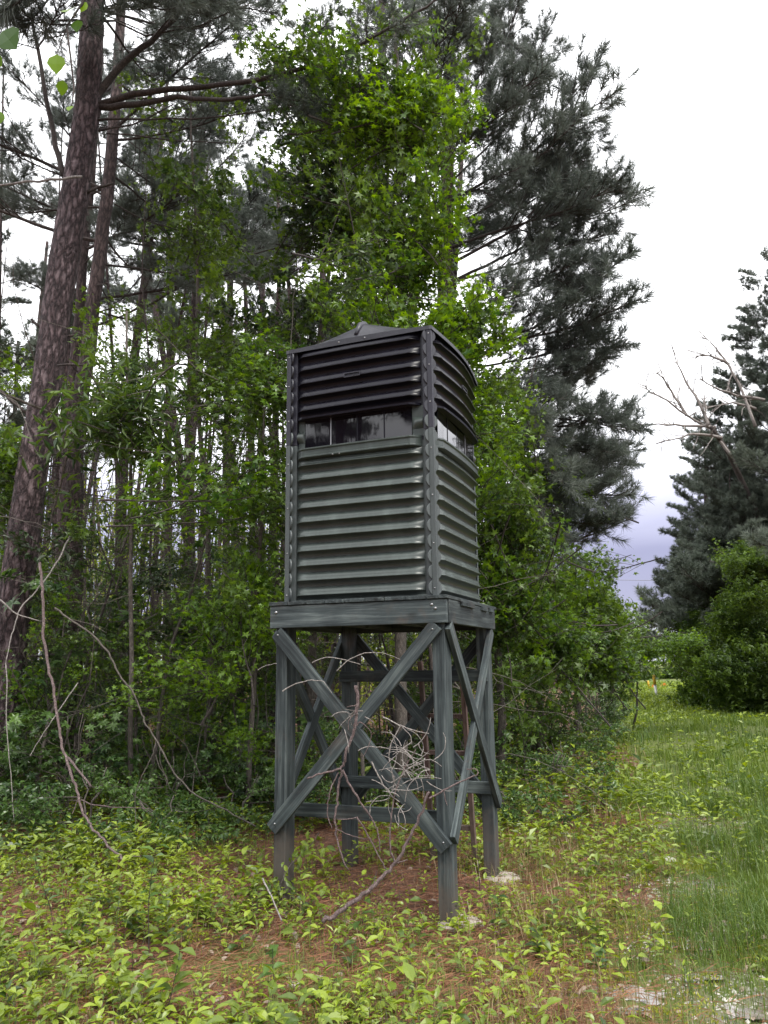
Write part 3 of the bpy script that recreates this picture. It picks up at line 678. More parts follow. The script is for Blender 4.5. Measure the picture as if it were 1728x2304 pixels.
def joined(wood, lf, name, wm, lm):
    "one mesh with two material slots"
    mb = MB(); mb.v = wood.v + lf.v; mb.t = wood.t + lf.t; mb.n = wood.n + lf.n; mb.f = wood.f + [f + wood.n for f in lf.f]
    nf = sum(len(f) for f in wood.f); me = mb.mesh(name, [wm, lm]); idx = np.zeros(len(me.polygons), np.int32); idx[nf:] = 1
    me.polygons.foreach_set('material_index', idx); return me
PROTO = {}
def proto(key, fn, seeds, L_, wm, lm, **k):
    PROTO[key] = [(joined(*fn(sd_, L_=L_, **k), 'bough_' + key, M[wm], M[lm]), L_) for sd_ in seeds]
proto('pine', pine_bough, (1, 2, 3, 4), 3.0, 'bark_limb', 'needle')
proto('pine_short', pine_bough, (11, 12, 13), 1.5, 'bark_limb', 'needle', bare=.2)
proto('pine_far', pine_bough, (21, 22, 23), 3.2, 'bark_limb', 'needle_far', nn=32, ln=.24, w=.017)
proto('gum', leafy_bough, (31, 32, 33, 34), 1.6, 'bark_limb', 'leaf_bright', n=260, size=.098)
proto('gum_mid', leafy_bough, (35, 36, 37), 1.6, 'bark_limb', 'leaf_mid', n=230, size=.10)
proto('gum_big', leafy_bough, (38, 39, 40), 2.4, 'bark_limb', 'leaf_mid', n=420, size=.13)
proto('dark', leafy_bough, (41, 42, 43), 1.6, 'bark_limb', 'leaf_dark', n=260, leaf=SIMPLE, size=.11)
proto('oval', leafy_bough, (51, 52, 53), 1.2, 'bark_thin', 'leaf_glossy', n=140, leaf=OBOV, size=.13, whorl=7)
proto('shrub', leafy_bough, (61, 62, 63), 1.0, 'bark_thin', 'leaf_glossy', n=130, leaf=OVATE, size=.085)
proto('willowy', leafy_bough, (71, 72, 73), 1.6, 'bark_thin', 'leaf_mid', n=260, leaf=NARROW, size=.13)
proto('far_leaf', leafy_bough, (81, 82, 83), 3.0, 'bark_limb', 'leaf_mid', n=1150, leaf=SIMPLE, size=.15, wr=.02)
proto('bare', leafy_bough, (91, 92, 93), 2.0, 'bark_limb', 'leaf_mid', n=6, leaf=SIMPLE, size=.08)
def bough(parent, key, a, b, roll=None, name='bough', fat=1.0):
    a = Vector(tuple(map(float, a))); b = Vector(tuple(map(float, b))); d = b - a; Ls = d.length
    me, L0 = random.choice(PROTO[key]); s = Ls / L0
    x = d.normalized(); up = Vector((random.gauss(0, .25), random.gauss(0, .25), 1)) if roll is None else Vector(roll)
    y = up.cross(x).normalized(); z = x.cross(y)
    o = link(name, me, parent); m = Matrix((x, y, z)).transposed().to_4x4(); m.translation = a - parent.location
    o.matrix_local = m @ Matrix.Diagonal((s, s * fat, s * fat, 1)); return o
def trunk(parent, P, r, mat, n=10, name='trunk', rough=0.0, tint=.5):
    P = np.asarray(P, float) - np.array(parent.location); 
    # resample smoothly
    k = np.linspace(0, len(P) - 1, max(len(P), 1 + 3 * (len(P) - 1))); i = np.arange(len(P)); Q = np.stack([np.interp(k, i, P[:, c]) for c in range(3)], 1); rr = np.interp(k, i, r)
    if rough: Q[1:-1] += np.random.default_rng(len(P)).normal(size=(len(Q) - 2, 3)) * rough
    mb = MB(); mb.tube(Q, rr, n); return mb.obj(name, mat, parent, smooth=True)
def root_at(name, x, y, **k): return empty(name, (float(x), float(y), float(gh(x, y))), 0, **k)

# ---- big leaning pine on the left: real bark relief
def big_pine():
    Y = 9.0
    pix = [(-38, 1845, 42), (-4, 1650, 41), (16, 1499, 40), (45, 1266, 38), (71, 1070, 35.5), (104, 874, 34), (142, 598, 34), (174, 400, 31.5), (198, 240, 30), (209, 0, 26), (216, -250, 22), (222, -600, 16), (226, -1000, 8)]
    pts = np.array([at(a, b, Y) for a, b, c in pix]); rad = np.array([.93 * c / F * depth(p) - .010 for (a, b, c), p in zip(pix, pts)])
    t = root_at('pine_tree', pts[0][0], pts[0][1], label='thick leaning pine with scaly purple brown bark at the left edge', cat='tree', group='pines on the left of the stand')
    pts[0][2] = -.1
    n, K = 56, 420; k = np.linspace(0, len(pts) - 1, K); zz = np.array([np.interp(k, np.arange(len(pts)), pts[:, c]) for c in range(3)]).T; rr = np.interp(k, np.arange(len(pts)), rad)
    a = np.arange(n) * 2 * math.pi / n; s_ = np.cumsum(np.r_[0, np.linalg.norm(np.diff(zz, axis=0), axis=1)])
    U, Vv = np.meshgrid(a, s_)
    # plates: cells in (angle, height)
    g = np.random.default_rng(3); disp = np.zeros_like(U); cells = g.uniform(0, 1, (4000, 2)) * [2 * math.pi, s_[-1]]
    d1 = np.full(U.shape, 9.0); d2 = np.full(U.shape, 9.0); hid = np.zeros(U.shape)
    for i in range(len(cells)):
        j0 = np.searchsorted(s_, cells[i, 1] - .25); j1 = np.searchsorted(s_, cells[i, 1] + .25)
        du = np.abs((U[j0:j1] - cells[i, 0] + math.pi) % (2 * math.pi) - math.pi) * .19 * 1.0; dv = (Vv[j0:j1] - cells[i, 1]) * .38; dd = np.hypot(du, dv)
        m = dd < d1[j0:j1]; d2[j0:j1] = np.where(m, d1[j0:j1], np.minimum(d2[j0:j1], dd)); d1[j0:j1] = np.where(m, dd, d1[j0:j1]); hid[j0:j1] = np.where(m, g.uniform(), hid[j0:j1])
    disp = np.clip((d2 - d1) / .016, 0, 1) * .009 + hid * .006 + g.normal(size=U.shape) * .0012
    R_ = rr[:, None] + disp; ring = zz[:, None, :] + np.stack([np.cos(U) * R_, np.sin(U) * R_, np.zeros_like(U)], -1) - np.array(t.location)
    i = np.arange(K - 1)[:, None] * n; j = np.arange(n)[None]; j2 = (j + 1) % n
    mb = MB(); mb.add(ring.reshape(-1, 3), np.stack([i + j, i + j2, i + n + j2, i + n + j], -1).reshape(-1, 4)); mb.obj('trunk', M['bark'], t)
    def limb(px, r0, r1, Ys=None, mat='bark_limb', name='limb'):
        P = [at(p[0], p[1], p[2] if len(p) > 2 else Y) for p in px]; trunk(t, P, np.linspace(r0, r1, len(P)), M[mat], 8, name, rough=.006); return P
    A = limb([(200, 245), (232, 195), (280, 140), (340, 92), (395, 40), (430, -30, 8.7), (470, -160, 8.4)], .055, .022)
    B = limb([(222, 236), (300, 212), (380, 200), (470, 195), (560, 182, 8.6), (620, 172, 8.4), (700, 150, 8.2), (790, 112, 8.0), (880, 60, 7.8), (960, 15, 7.7), (1010, -25, 7.6)], .045, .010)
    C = limb([(222, 240), (300, 235), (400, 218), (500, 226, 8.7), (560, 218, 8.5), (610, 214, 8.4)], .045, .015)
    limb([(146, 400), (125, 330), (105, 220), (85, 110), (70, 30, 8.8)], .04, .02)
    limb([(185, 398, 8.8), (140, 402, 8.7), (60, 410, 8.6), (-30, 420, 8.5)], .018, .012, mat='dead_wood', name='broken_branch')
    limb([(190, 436), (225, 420), (255, 412)], .026, .014, name='broken_branch')
    limb([(130, 822, 8.8), (200, 820, 8.7), (290, 812, 8.6)], .014, .008, name='broken_branch')
    limb([(60, 932), (20, 895), (-30, 855)], .018, .012, name='broken_branch')
    limb([(90, 736), (70, 718)], .02, .014, name='broken_branch'); limb([(155, 756), (178, 754)], .018, .013, name='broken_branch')
    limb([(118, 1024), (150, 1018), (185, 1022)], .012, .006, name='broken_branch')
    limb([(215, 270), (330, 268), (480, 266), (620, 245, 8.6)], .016, .007); limb([(222, 295), (300, 280), (390, 235)], .014, .008)
    limb([(240, 300), (400, 316), (560, 324)], .012, .004)
    limb([(130, 46, 8.8), (260, 48), (330, 80), (450, 56), (560, 10)], .016, .008)
    # live boughs reaching over the picture
    for (a_, b_) in (((430, -30, 8.7), (560, -200, 7.9)), ((340, 92, 9), (470, -30, 8.3)), ((600, 175, 8.4), (760, 20, 7.9)), ((790, 112, 8), (930, 40, 7.6)), ((960, 15, 7.7), (1100, -60, 7.3)),
                     ((700, 150, 8.2), (860, 190, 7.8)), ((560, 182, 8.6), (700, 260, 8.2)), ((85, 110, 8.9), (160, -40, 7.6)), ((85, 110, 8.9), (-40, 60, 8)), ((205, 60, 9), (30, 20, 7.8)), ((205, 30, 9), (330, -20, 8)),
                     ((208, -60, 9), (420, 10, 8.0)), ((208, -100, 9), (60, -20, 7.6)), ((212, -150, 9), (560, -60, 8.2)), ((212, -200, 9), (-90, -100, 8.4)), ((212, -120, 9), (620, 30, 9.4)), ((206, 20, 9), (430, 110, 9.6)), ((214, -260, 9), (330, -120, 7.6))):
        bough(t, 'pine' if abs(a_[0] - b_[0]) > 150 else 'pine_short', at(*a_), at(*b_))
    for q in range(8):
        z = random.uniform(9.5, 15); a = random.uniform(0, 6.28); bx = np.interp(z, pts[:, 2], pts[:, 0]); l = random.uniform(2, 3.6)
        bough(t, 'pine', (bx, Y, z), (bx + l * math.cos(a), Y + l * math.sin(a), z + random.uniform(.2, 1.4)))
    return t
big_pine()

# ---- other pines
def pine(pix, Y, label, group, live_from=5.0, top=None, nb=22, key='pine', hw=None, bark='bark_far', dead=8, span=(1.6, 3.4), azim=None, rise=(.1, 1.2)):
    "pix: [(px,py,halfwidth px)] from the ground upwards"
    pts = np.array([at(a, b, Y) for a, b, c in pix]); rad = np.array([c / F * depth(p) for (a, b, c), p in zip(pix, pts)])
    pts[0][2] = float(gh(pts[0][0], pts[0][1])) - .1
    d = (pts[-1] - pts[-3 if len(pts) > 2 else 0]); top = top or max(pts[-1][2] + 1, 14)
    if pts[-1][2] < top: 
        e_ = pts[-1] + d / d[2] * (top - pts[-1][2]); pts = np.vstack([pts, (pts[-1] + e_) / 2, e_]); rad = np.r_[rad, rad[-1] * .6, .02]
    t = root_at('pine_tree', pts[0][0], pts[0][1], label=label, cat='tree', group=group)
    trunk(t, pts, rad, M[bark], 12, rough=.012)
    f = lambda z: np.array([np.interp(z, pts[:, 2], pts[:, 0]), np.interp(z, pts[:, 2], pts[:, 1]), z])
    for q in range(nb):
        z = live_from + (pts[-1][2] - .3 - live_from) * ((q + random.random()) / nb); a = azim() if azim else random.uniform(0, 6.28)
        l = (span[0] + (span[1] - span[0]) * random.random()) * (1.15 - .75 * (z - live_from) / (pts[-1][2] - live_from + 1e-3)); p = f(z)
        bough(t, key, p, p + np.array([l * math.cos(a), l * math.sin(a), l * random.uniform(*rise) * .5]))
    for q in range(dead):
        z = random.uniform(1.2, live_from); a = random.uniform(0, 6.28); p = f(z); l = random.uniform(.5, 1.8)
        P = curve(p - np.array(t.location), (math.cos(a), math.sin(a), random.uniform(-.2, .5)), l, 6, rng, .15); MB().tube(P, np.linspace(.014, .004, 7), 5).obj('dead_branch', M['bark_limb'], t)
    return t
G1 = 'pines on the left of the stand'
pine([(150, 1790, 20), (165, 1300, 19), (172, 1000, 18), (188, 860, 17), (219, 620, 15), (239, 450, 14), (262, 200, 12), (275, 0, 10)], 11.5, 'dark pine with a kinked trunk just right of the thick leaning pine', G1, 8.0)
pine([(118, 1760, 14), (150, 1000, 13), (180, 700, 11), (205, 400, 9), (225, 150, 8)], 14, 'slim pine seen between the thick leaning pine and the kinked pine', G1, 8.5)
pine([(440, 1700, 14), (424, 1130, 13), (431, 900, 12), (445, 600, 10), (455, 300, 8)], 17, 'pinkish straight pine trunk midway between the leaning pine and the stand', G1, 10)
pine([(258, 1720, 13), (268, 1300, 12), (280, 1000, 11), (330, 600, 9), (370, 250, 7)], 16, 'thin pine leaning right, third trunk from the left edge', G1, 9)
pine([(372, 1690, 9), (378, 1050, 8), (384, 600, 7)], 22, 'distant pine just left of the pinkish straight trunk', G1, 10, key='pine_far')
pine([(505, 1680, 9), (510, 1000, 8), (522, 500, 7)], 22, 'distant pine just right of the pinkish straight trunk', G1, 10, key='pine_far')
pine([(585, 1680, 9), (588, 1000, 8), (592, 600, 6)], 24, 'distant pine whose trunk shows beside the left edge of the blind', G1, 9, key='pine_far')
pine([(60, 1690, 8), (-20, 1000, 8), (-60, 500, 7)], 20, 'grey needled pine at the far left behind the leaning trunk', G1, 6, key='pine_far', nb=40)
pine([(790, 1690, 16), (812, 1100, 15), (830, 700, 13), (846, 500, 12), (856, 200, 10), (862, 0, 8)], 12.5, 'tall dark pine rising directly behind the roof of the blind', G1, 8.5)
pine([(690, 1690, 9), (715, 900, 8), (735, 400, 7)], 19, 'thin pine behind the left half of the blind', G1, 9, key='pine_far')
# right-hand pine with hand placed boughs against the sky
def edge_pine():
    Y = 12.5
    pts = [at(985, 1690, Y), at(992, 1200, Y), at(1000, 700, Y), at(1010, 300, Y), at(1020, -100, Y), at(1026, -500, Y)]; pts[0][2] = -.1
    t = root_at('pine_tree', pts[0][0], pts[0][1], label='large pine right of the blind with feathery boughs against the open sky', cat='tree')
    trunk(t, pts, [.19, .17, .14, .11, .08, .03], M['bark_far'], 12, rough=.01)
    spec = [  # start px,py  end px,py,Y
        (1010, 330, 1255, 30, 12), (1012, 250, 1200, -60, 12), (1005, 420, 1235, 130, 11.6), (960, 480, 1420, 172, 11.5), (1000, 520, 1330, 260, 11.8), (1000, 560, 1425, 385, 11.3), (1000, 600, 1350, 330, 12.6), (1000, 640, 1420, 500, 12),
        (1000, 640, 1395, 420, 12.8), (1000, 700, 1330, 560, 11.6), (1000, 780, 1470, 655, 11.6), (1000, 800, 1380, 610, 12.3), (1000, 830, 1400, 720, 12.5), (1000, 860, 1390, 790, 12), (1000, 930, 1450, 915, 12), (1000, 950, 1370, 830, 12.4),
        (1000, 1000, 1430, 1010, 12), (1000, 1050, 1360, 1060, 12.5), (1000, 1120, 1455, 1100, 11.8), (1000, 1150, 1380, 1170, 12.2), (1000, 1080, 1440, 1000, 13), (1000, 1230, 1450, 1150, 12.6),
        (1000, 450, 1180, 350, 11), (1000, 720, 1200, 640, 11), (1000, 900, 1250, 850, 11), (1000, 1020, 1250, 950, 11), (1005, 380, 1150, 200, 11), (1010, 280, 1130, 90, 11)]
    for a, b, c, d, e_ in spec:
        k_ = 38 / math.hypot(c - a, d - b); c, d = c - (c - a) * k_, d - (d - b) * k_ + 12; p = at(a, b, Y); q = at(c, d, e_); bough(t, 'pine', p, q)
        for _ in range(1 if b > 500 or rng.uniform() < .35 else 0):
            m = p * .5 + q * .5; dv = unit(q - p) + rv(rng, .42); bough(t, 'pine', m, m + unit(dv) * np.linalg.norm(q - p) * rng.uniform(.32, .48))
        m = p * .5 + q * .5; l = np.linalg.norm(q - p) * .55; dv = unit(q - p) + rv(rng, .45); dv[2] += .05
        e2 = m + unit(dv) * l
        bough(t, 'pine_short', m, e2)
        m = p * .25 + q * .75; dv = unit(q - p) + rv(rng, .5); bough(t, 'pine_short', m, m + unit(dv) * .9)
    for q in range(15):
        z = random.uniform(3.5, 15); a = random.uniform(1.8, 4.9); bx = 1.0; l = random.uniform(1.6, 3)
        bough(t, 'pine', (bx, Y, z), (bx + l * math.cos(a), Y + l * math.sin(a), z + random.uniform(-.1, 1.2)))
edge_pine()

# ---- broadleaf trees
def leafy_tree(name, label, base, top_pts, n, key, blobs, trunkr=.05, mat='bark_thin', group=None, cat='tree', fat=1.0, lenr=(1.2, 2.0)):
    "blobs: list of (px,py,Y,rx_px,ry_px,rdepth,weight) - bough ends fill these; boughs start nearer the stem line"
    base = np.array(base, float); t = root_at(name, base[0], base[1], label=label, cat=cat, group=group)
    pts = [base] + [np.array(p, float) for p in top_pts]; pts[0][2] = float(gh(base[0], base[1])) - .05; P = np.array(pts)
    trunk(t, P, np.linspace(trunkr, .012, len(P)), M[mat], 8, rough=.02)
    w = np.array([b[6] for b in blobs], float); w /= w.sum()
    for q in range(n):
        b = blobs[rng.choice(len(blobs), p=w)]
        v = unit(rng.normal(size=3)) * rng.uniform(.25, 1) ** .5
        Yc = b[2] + v[1] * b[5]; e_ = at(b[0] + v[0] * b[3], b[1] - v[2] * b[4], Yc)
        if e_[2] < .25: e_[2] = .25 + random.random() * .3
        i = int(np.argmin(np.linalg.norm(P - e_, axis=1) + (P[:, 2] > e_[2]) * .6)); s = P[i]
        d = unit(e_ - s + rv(rng, .25)); d[2] = d[2] * .6 + .12; d = unit(d); l = random.uniform(*lenr)
        bough(t, key if isinstance(key, str) else random.choice(key), e_ - d * l, e_, fat=fat)
    return t
def pix3(l): return [at(*p) for p in l]
# sweetgum standing right behind the blind
leafy_tree('sweetgum_tree', 'bright green star leaved tree rising right behind the blind', at(900, 1700, 8.6), pix3([(905, 1300, 8.6), (900, 900, 8.5), (905, 600, 8.4), (900, 300, 8.4), (890, 50, 8.4), (880, -100, 8.4)]), 108, ('gum', 'gum', 'gum_mid'),
           [(860, 640, 8.0, 300, 110, .9, 2.7), (1080, 780, 8.0, 110, 150, .8, 2.0), (930, 300, 8.2, 220, 180, 1.1, 2.0), (690, 330, 8.6, 190, 190, 1.1, 1.3), (1020, 170, 8.0, 110, 130, .6, 1.2), (800, 60, 8.2, 300, 110, 1.0, 1.2), (980, 500, 8, 150, 90, .8, 1.2), (1110, 980, 8.4, 90, 170, .8, 1.6)], .07)
leafy_tree('maple_tree', 'dark crowned slender tree behind the upper left of the blind', at(700, 1700, 10), pix3([(705, 1200, 10), (720, 800, 10), (750, 500, 10), (760, 250, 10)]), 56, ('gum_mid', 'dark'),
           [(740, 440, 9.8, 150, 190, 1.2, 3), (620, 650, 10, 130, 130, 1, 1), (700, 180, 10, 200, 150, 1.2, 1.6)], .06)
leafy_tree('maple_tree', 'tall loose leaved young maple midway between the leaning pine and the blind', at(480, 1720, 10.5), pix3([(470, 1300, 10.5), (450, 900, 10.4), (440, 500, 10.2), (430, 200, 10)]), 34, ('gum_mid', 'gum_mid', 'gum_big'),
           [(470, 560, 10, 130, 230, 1.6, 2), (380, 250, 10, 170, 180, 1.6, 1.1), (560, 900, 10, 90, 250, 1.4, 2), (330, 800, 10, 120, 220, 1.4, 1.2)], .05)
leafy_tree('willow_leaved_tree', 'young tree with long narrow leaves just right of the kinked pine', at(300, 1760, 8.6), pix3([(296, 1300, 8.6), (290, 950, 8.5), (285, 700, 8.4)]), 14, ('willowy',),
           [(310, 800, 8.3, 150, 130, .7, 2), (330, 1000, 8.4, 130, 110, .7, 1), (60, 480, 8.6, 60, 160, .6, .15)], .03)
leafy_tree('maple_tree', 'low green tree whose leaves hug the left side of the blind', at(560, 1760, 8.4), pix3([(575, 1400, 8.3), (590, 1100, 8.2), (600, 850, 8.2)]), 30, ('gum', 'gum_mid'),
           [(590, 1100, 8.1, 60, 230, .6, 2), (520, 1280, 8.2, 90, 150, .7, 1.2), (600, 820, 8.2, 60, 90, .5, .8)], .03)
leafy_tree('maple_tree', 'yellow green sapling crown at the far left behind the leaning trunk', at(30, 1760, 11), pix3([(20, 1400, 11), (10, 1100, 11)]), 30, ('gum', 'gum_mid'), [(20, 1060, 11, 80, 160, 1, 1), (20, 1250, 11, 90, 120, 1, 1)], .03)
# mass right of the blind, stepping back along the track
RS = [('tall bushy sweetgum pressed against the right side of the blind', (1120, 1720, 10.0), [(1120, 1300, 10), (1110, 950, 10)], [(1130, 1150, 9.8, 90, 190, .8, 2), (1110, 950, 9.8, 70, 120, .7, 1), (1150, 1400, 9.8, 100, 130, .8, 2)], 70),
      ('leafy sweetgum second in the row right of the blind', (1210, 1690, 12.5), [(1210, 1400, 12.5), (1200, 1150, 12.5)], [(1220, 1260, 12, 90, 110, 1, 2), (1230, 1430, 12, 110, 130, 1, 2.4), (1170, 1080, 12, 60, 110, .8, 1)], 70),
      ('spreading sweetgum leaning over the track with low drooping leaves', (1290, 1650, 15.5), [(1300, 1450, 15.5), (1310, 1280, 15.5)], [(1320, 1310, 15, 80, 70, 1.2, 1.4), (1340, 1430, 15, 110, 100, 1.3, 2.5), (1380, 1500, 15, 100, 40, 1, 1)], 75),
      ('farther sweetgum whose branch tips cross the gap above the track', (1370, 1620, 19), [(1380, 1480, 19), (1390, 1400, 19)], [(1400, 1420, 18.5, 60, 50, 1.3, 1.4), (1425, 1462, 18.5, 75, 38, 1.4, 1.4)], 50)]
for lb, b_, tp, bl, n_ in RS:
    leafy_tree('sweetgum_tree', lb, at(*b_), pix3(tp), n_, ('gum', 'gum_mid', 'gum_mid'), bl, .06, group='sweetgums in a row right of the blind', lenr=(1.2, 2.2))
t_ = leafy_tree('sweetgum_tree', 'small pale sweetgum branch reaching over the middle of the track', at(1420, 1610, 19.5), pix3([(1440, 1500, 19.3), (1480, 1470, 19)]), 16, ('gum',), [(1500, 1452, 18.5, 95, 20, 1, 1), (1560, 1442, 18.5, 50, 12, .6, .5)], .03, group='sweetgums in a row right of the blind', lenr=(.9, 1.5))
# ---- right hand tree line
G2 = 'pines along the right side of the track'
pine([(1790, 1610, 12), (1760, 1200, 11), (1745, 900, 9), (1738, 700, 6)], 27, 'tallest pine at the right edge, its top cut by the frame', G2, 3, top=16.5, nb=150, key='pine_far', dead=0, span=(1.6, 3.3))
pine([(1700, 1600, 10), (1690, 1300, 9), (1672, 1060, 7), (1660, 850, 4)], 29, 'grey green pine left of the tallest right edge pine', G2, 3, top=12.5, nb=120, key='pine_far', dead=0, span=(1.4, 3.0))
pine([(1610, 1600, 8), (1600, 1350, 7), (1590, 1120, 5)], 32, 'smaller pine with feathery boughs reaching over the track from the right', G2, 2.5, top=11.3, nb=95, key='pine_far', dead=0, span=(1.3, 2.3))
pine([(1880, 1610, 12), (1860, 1200, 11), (1850, 800, 9)], 25, 'pine mostly hidden beyond the right edge', G2, 3, top=18, nb=60, key='pine_far', dead=0, span=(2.0, 4.0))
pine([(1560, 1590, 7), (1553, 1400, 6), (1548, 1290, 3)], 34, 'short young pine at the left foot of the right tree line', G2, 1.5, top=6.8, nb=60, key='pine_far', dead=0, span=(1.2, 2.2))
pine([(1655, 1605, 8), (1650, 1350, 7), (1645, 1180, 4)], 27, 'bushy mid height pine in front of the right tree line', G2, 2, top=8.2, nb=80, key='pine_far', dead=0, span=(1.5, 2.8))
GR = 'leafy trees filling the right side of the track'
leafy_tree('oak_tree', 'dense dark leafy tree at the right edge of the track', at(1700, 1620, 24), pix3([(1690, 1450, 24), (1680, 1250, 24)]), 120, ('far_leaf',), [(1715, 1330, 23.5, 90, 130, 2, 2), (1700, 1500, 23, 130, 80, 2, 2.8), (1650, 1400, 24, 60, 90, 1.5, 1)], .12, group=GR, lenr=(1.6, 2.8))
leafy_tree('oak_tree', 'leafy tree beside the track, just left of the dense right edge tree', at(1600, 1600, 28), pix3([(1590, 1480, 28), (1585, 1380, 28)]), 80, ('far_leaf',), [(1580, 1420, 28, 65, 70, 2, 2), (1620, 1520, 27, 80, 60, 2, 2)], .1, group=GR, lenr=(1.6, 2.8))
leafy_tree('oak_tree', 'low leafy tree where the right tree line meets the end of the track', at(1590, 1575, 34), pix3([(1585, 1500, 34), (1582, 1460, 34)]), 36, ('far_leaf',), [(1583, 1480, 34, 30, 50, 2, 2)], .1, group=GR, lenr=(1.6, 2.4))
# bare dead tree
def bare_tree():
    Y = 26
    b = at(1730, 1610, Y); t = root_at('dead_tree', b[0], b[1], label='leafless dead tree whose bare limbs stick out left above the right tree line', cat='tree')
    trunk(t, [b, at(1722, 1300, Y), at(1700, 1150, Y), at(1640, 1020, 25.5), at(1600, 960, 25)], [.16, .13, .11, .09, .06], M['bark_limb'], 8)
    limbs = [[(1650, 1030), (1600, 965), (1545, 935), (1500, 900), (1460, 880), (1448, 868)], [(1600, 965), (1570, 900), (1545, 860), (1525, 820), (1520, 808)], [(1545, 935), (1520, 895), (1490, 850), (1478, 838)], [(1610, 962), (1540, 957), (1480, 955), (1438, 955)],
             [(1625, 985), (1560, 975), (1520, 988), (1488, 994)], [(1700, 960), (1670, 880), (1640, 820), (1600, 770), (1590, 762)], [(1640, 820), (1600, 800), (1562, 800)], [(1720, 900), (1660, 890), (1600, 870), (1572, 848)], [(1700, 920), (1650, 905), (1600, 915)], [(1590, 960), (1588, 930), (1584, 890)]]
    for L1 in limbs:
        P = [at(p[0], p[1], 25 + .3 * random.random()) for p in L1]; trunk(t, P, np.linspace(.055, .012, len(P)), M['dead_wood'], 6, 'limb', rough=.012)
        Q = np.array(P)
        for q in range(9):
            k = random.randrange(1, len(Q)); p = Q[k - 1] + (Q[k] - Q[k - 1]) * random.random(); d = unit(Q[k] - Q[k - 1]) + rv(rng, .5)
            C = curve(p - np.array(t.location), d, random.uniform(.5, 1.3), 5, rng, .2, .05); MB().tube(C, np.linspace(.02, .008, 6), 4, cap=False).obj('twig', M['dead_wood'], t)
bare_tree()
# trees closing the end of the track
GD = 'hazy trees closing the far end of the track'
for i, (px, py, Y, rx, ry, lb) in enumerate(((1290, 1480, 48, 90, 90, 'far off broad tree at the left end of the track'), (1385, 1500, 60, 60, 50, 'far off rounded tree behind the marker posts, left one'), (1450, 1530, 70, 50, 30, 'far off low tree behind the thin yellow post'), (1520, 1530, 72, 50, 32, 'far off low tree behind the orange signs'), (1610, 1500, 64, 60, 60, 'far off tree at the right end of the track'), (1350, 1380, 40, 50, 90, 'pale green tree rising behind the row of sweetgums'))):
    leafy_tree('oak_tree', lb, at(px, 1575, Y), [at(px, py + ry * .3, Y)], 34, ('far_leaf',), [(px, py, Y, rx, ry, 3, 1)], .15, group=GD, lenr=(2.2, 3.6))
# pines behind the viewer that mirror in the windows
for i, (x, y, lb) in enumerate(((-7, -9, 'pine standing well behind the viewer to the left'), (-3.0, -12, 'pine standing behind the viewer'), (2.5, -10, 'pine behind the viewer beside the track'), (-11, -5, 'pine to the left rear of the viewer'), (-8.5, -2.0, 'pine left of the viewer'), (-6.0, -4.5, 'pine left of and behind the viewer'), (-12, -1, 'farthest pine left of the viewer'), (10.5, 13, 'pine across the track just outside the right edge'), (12.5, 18, 'pine across the track beyond the right edge'))):
    t = root_at('pine_tree', x, y, label=lb, cat='tree', group='pines around the viewer, outside the picture')
    trunk(t, [(x, y, -.1), (x + .2, y, 6), (x + .1, y, 13)], [.2, .16, .04], M['bark_far'], 10)
    for q in range(28):
        z = 3.5 + 10.0 * (q + random.random()) / 28; a = random.uniform(0, 6.28); l = random.uniform(1.6, 3.4) * (1.15 - .07 * (z - 3))
        bough(t, 'pine_far', (x + .1, y, z), (x + l * math.cos(a), y + l * math.sin(a), z + random.uniform(0, 1.2)))

# ============================================================ UNDERSTOREY
def where(x, y):
    u = x / y
    return ('left of the leaning pine' if u < -.47 else 'between the leaning pine and the kinked pine' if u < -.37 else 'just right of the kinked pine' if u < -.29 else 'left of the pinkish trunk' if u < -.24 else 'right of the pinkish trunk' if u < -.185
            else 'close to the left side of the stand' if u < -.12 else 'seen between the left legs of the stand' if u < -.04 else 'seen between the right legs of the stand' if u < .03 else 'behind the right legs of the stand')
# shrubs
def shrub(x, y, h, n, key, label, group, name='shrub', spread=.7):
    t = root_at(name, x, y, label=label, cat='shrub' if name == 'shrub' else 'sapling', group=group); g = t.location.z
    for k in range(3):
        a = random.uniform(0, 6.28); P = [(x, y, g - .03), (x + .1 * math.cos(a) * spread, y + .1 * math.sin(a) * spread, g + h * .4), (x + .3 * spread * math.cos(a), y + .3 * spread * math.sin(a), g + h * .8)]
        trunk(t, P, [.012, .009, .005], M['bark_thin'], 5, 'stem', rough=.01)
    for q in range(n):
        a = random.uniform(0, 6.28); z0 = g + h * random.uniform(.05, .6); l = random.uniform(.5, .9) * spread * 1.2; z1 = z0 + random.uniform(-.05, .5) * h * .6
        s = (x + .12 * math.cos(a), y + .12 * math.sin(a), z0); bough(t, key, s, (x + (l + .1) * math.cos(a), y + (l + .1) * math.sin(a), max(g + .12, min(z1, g + h))))
GS = 'shrubs along the edge of the wood left of the stand'
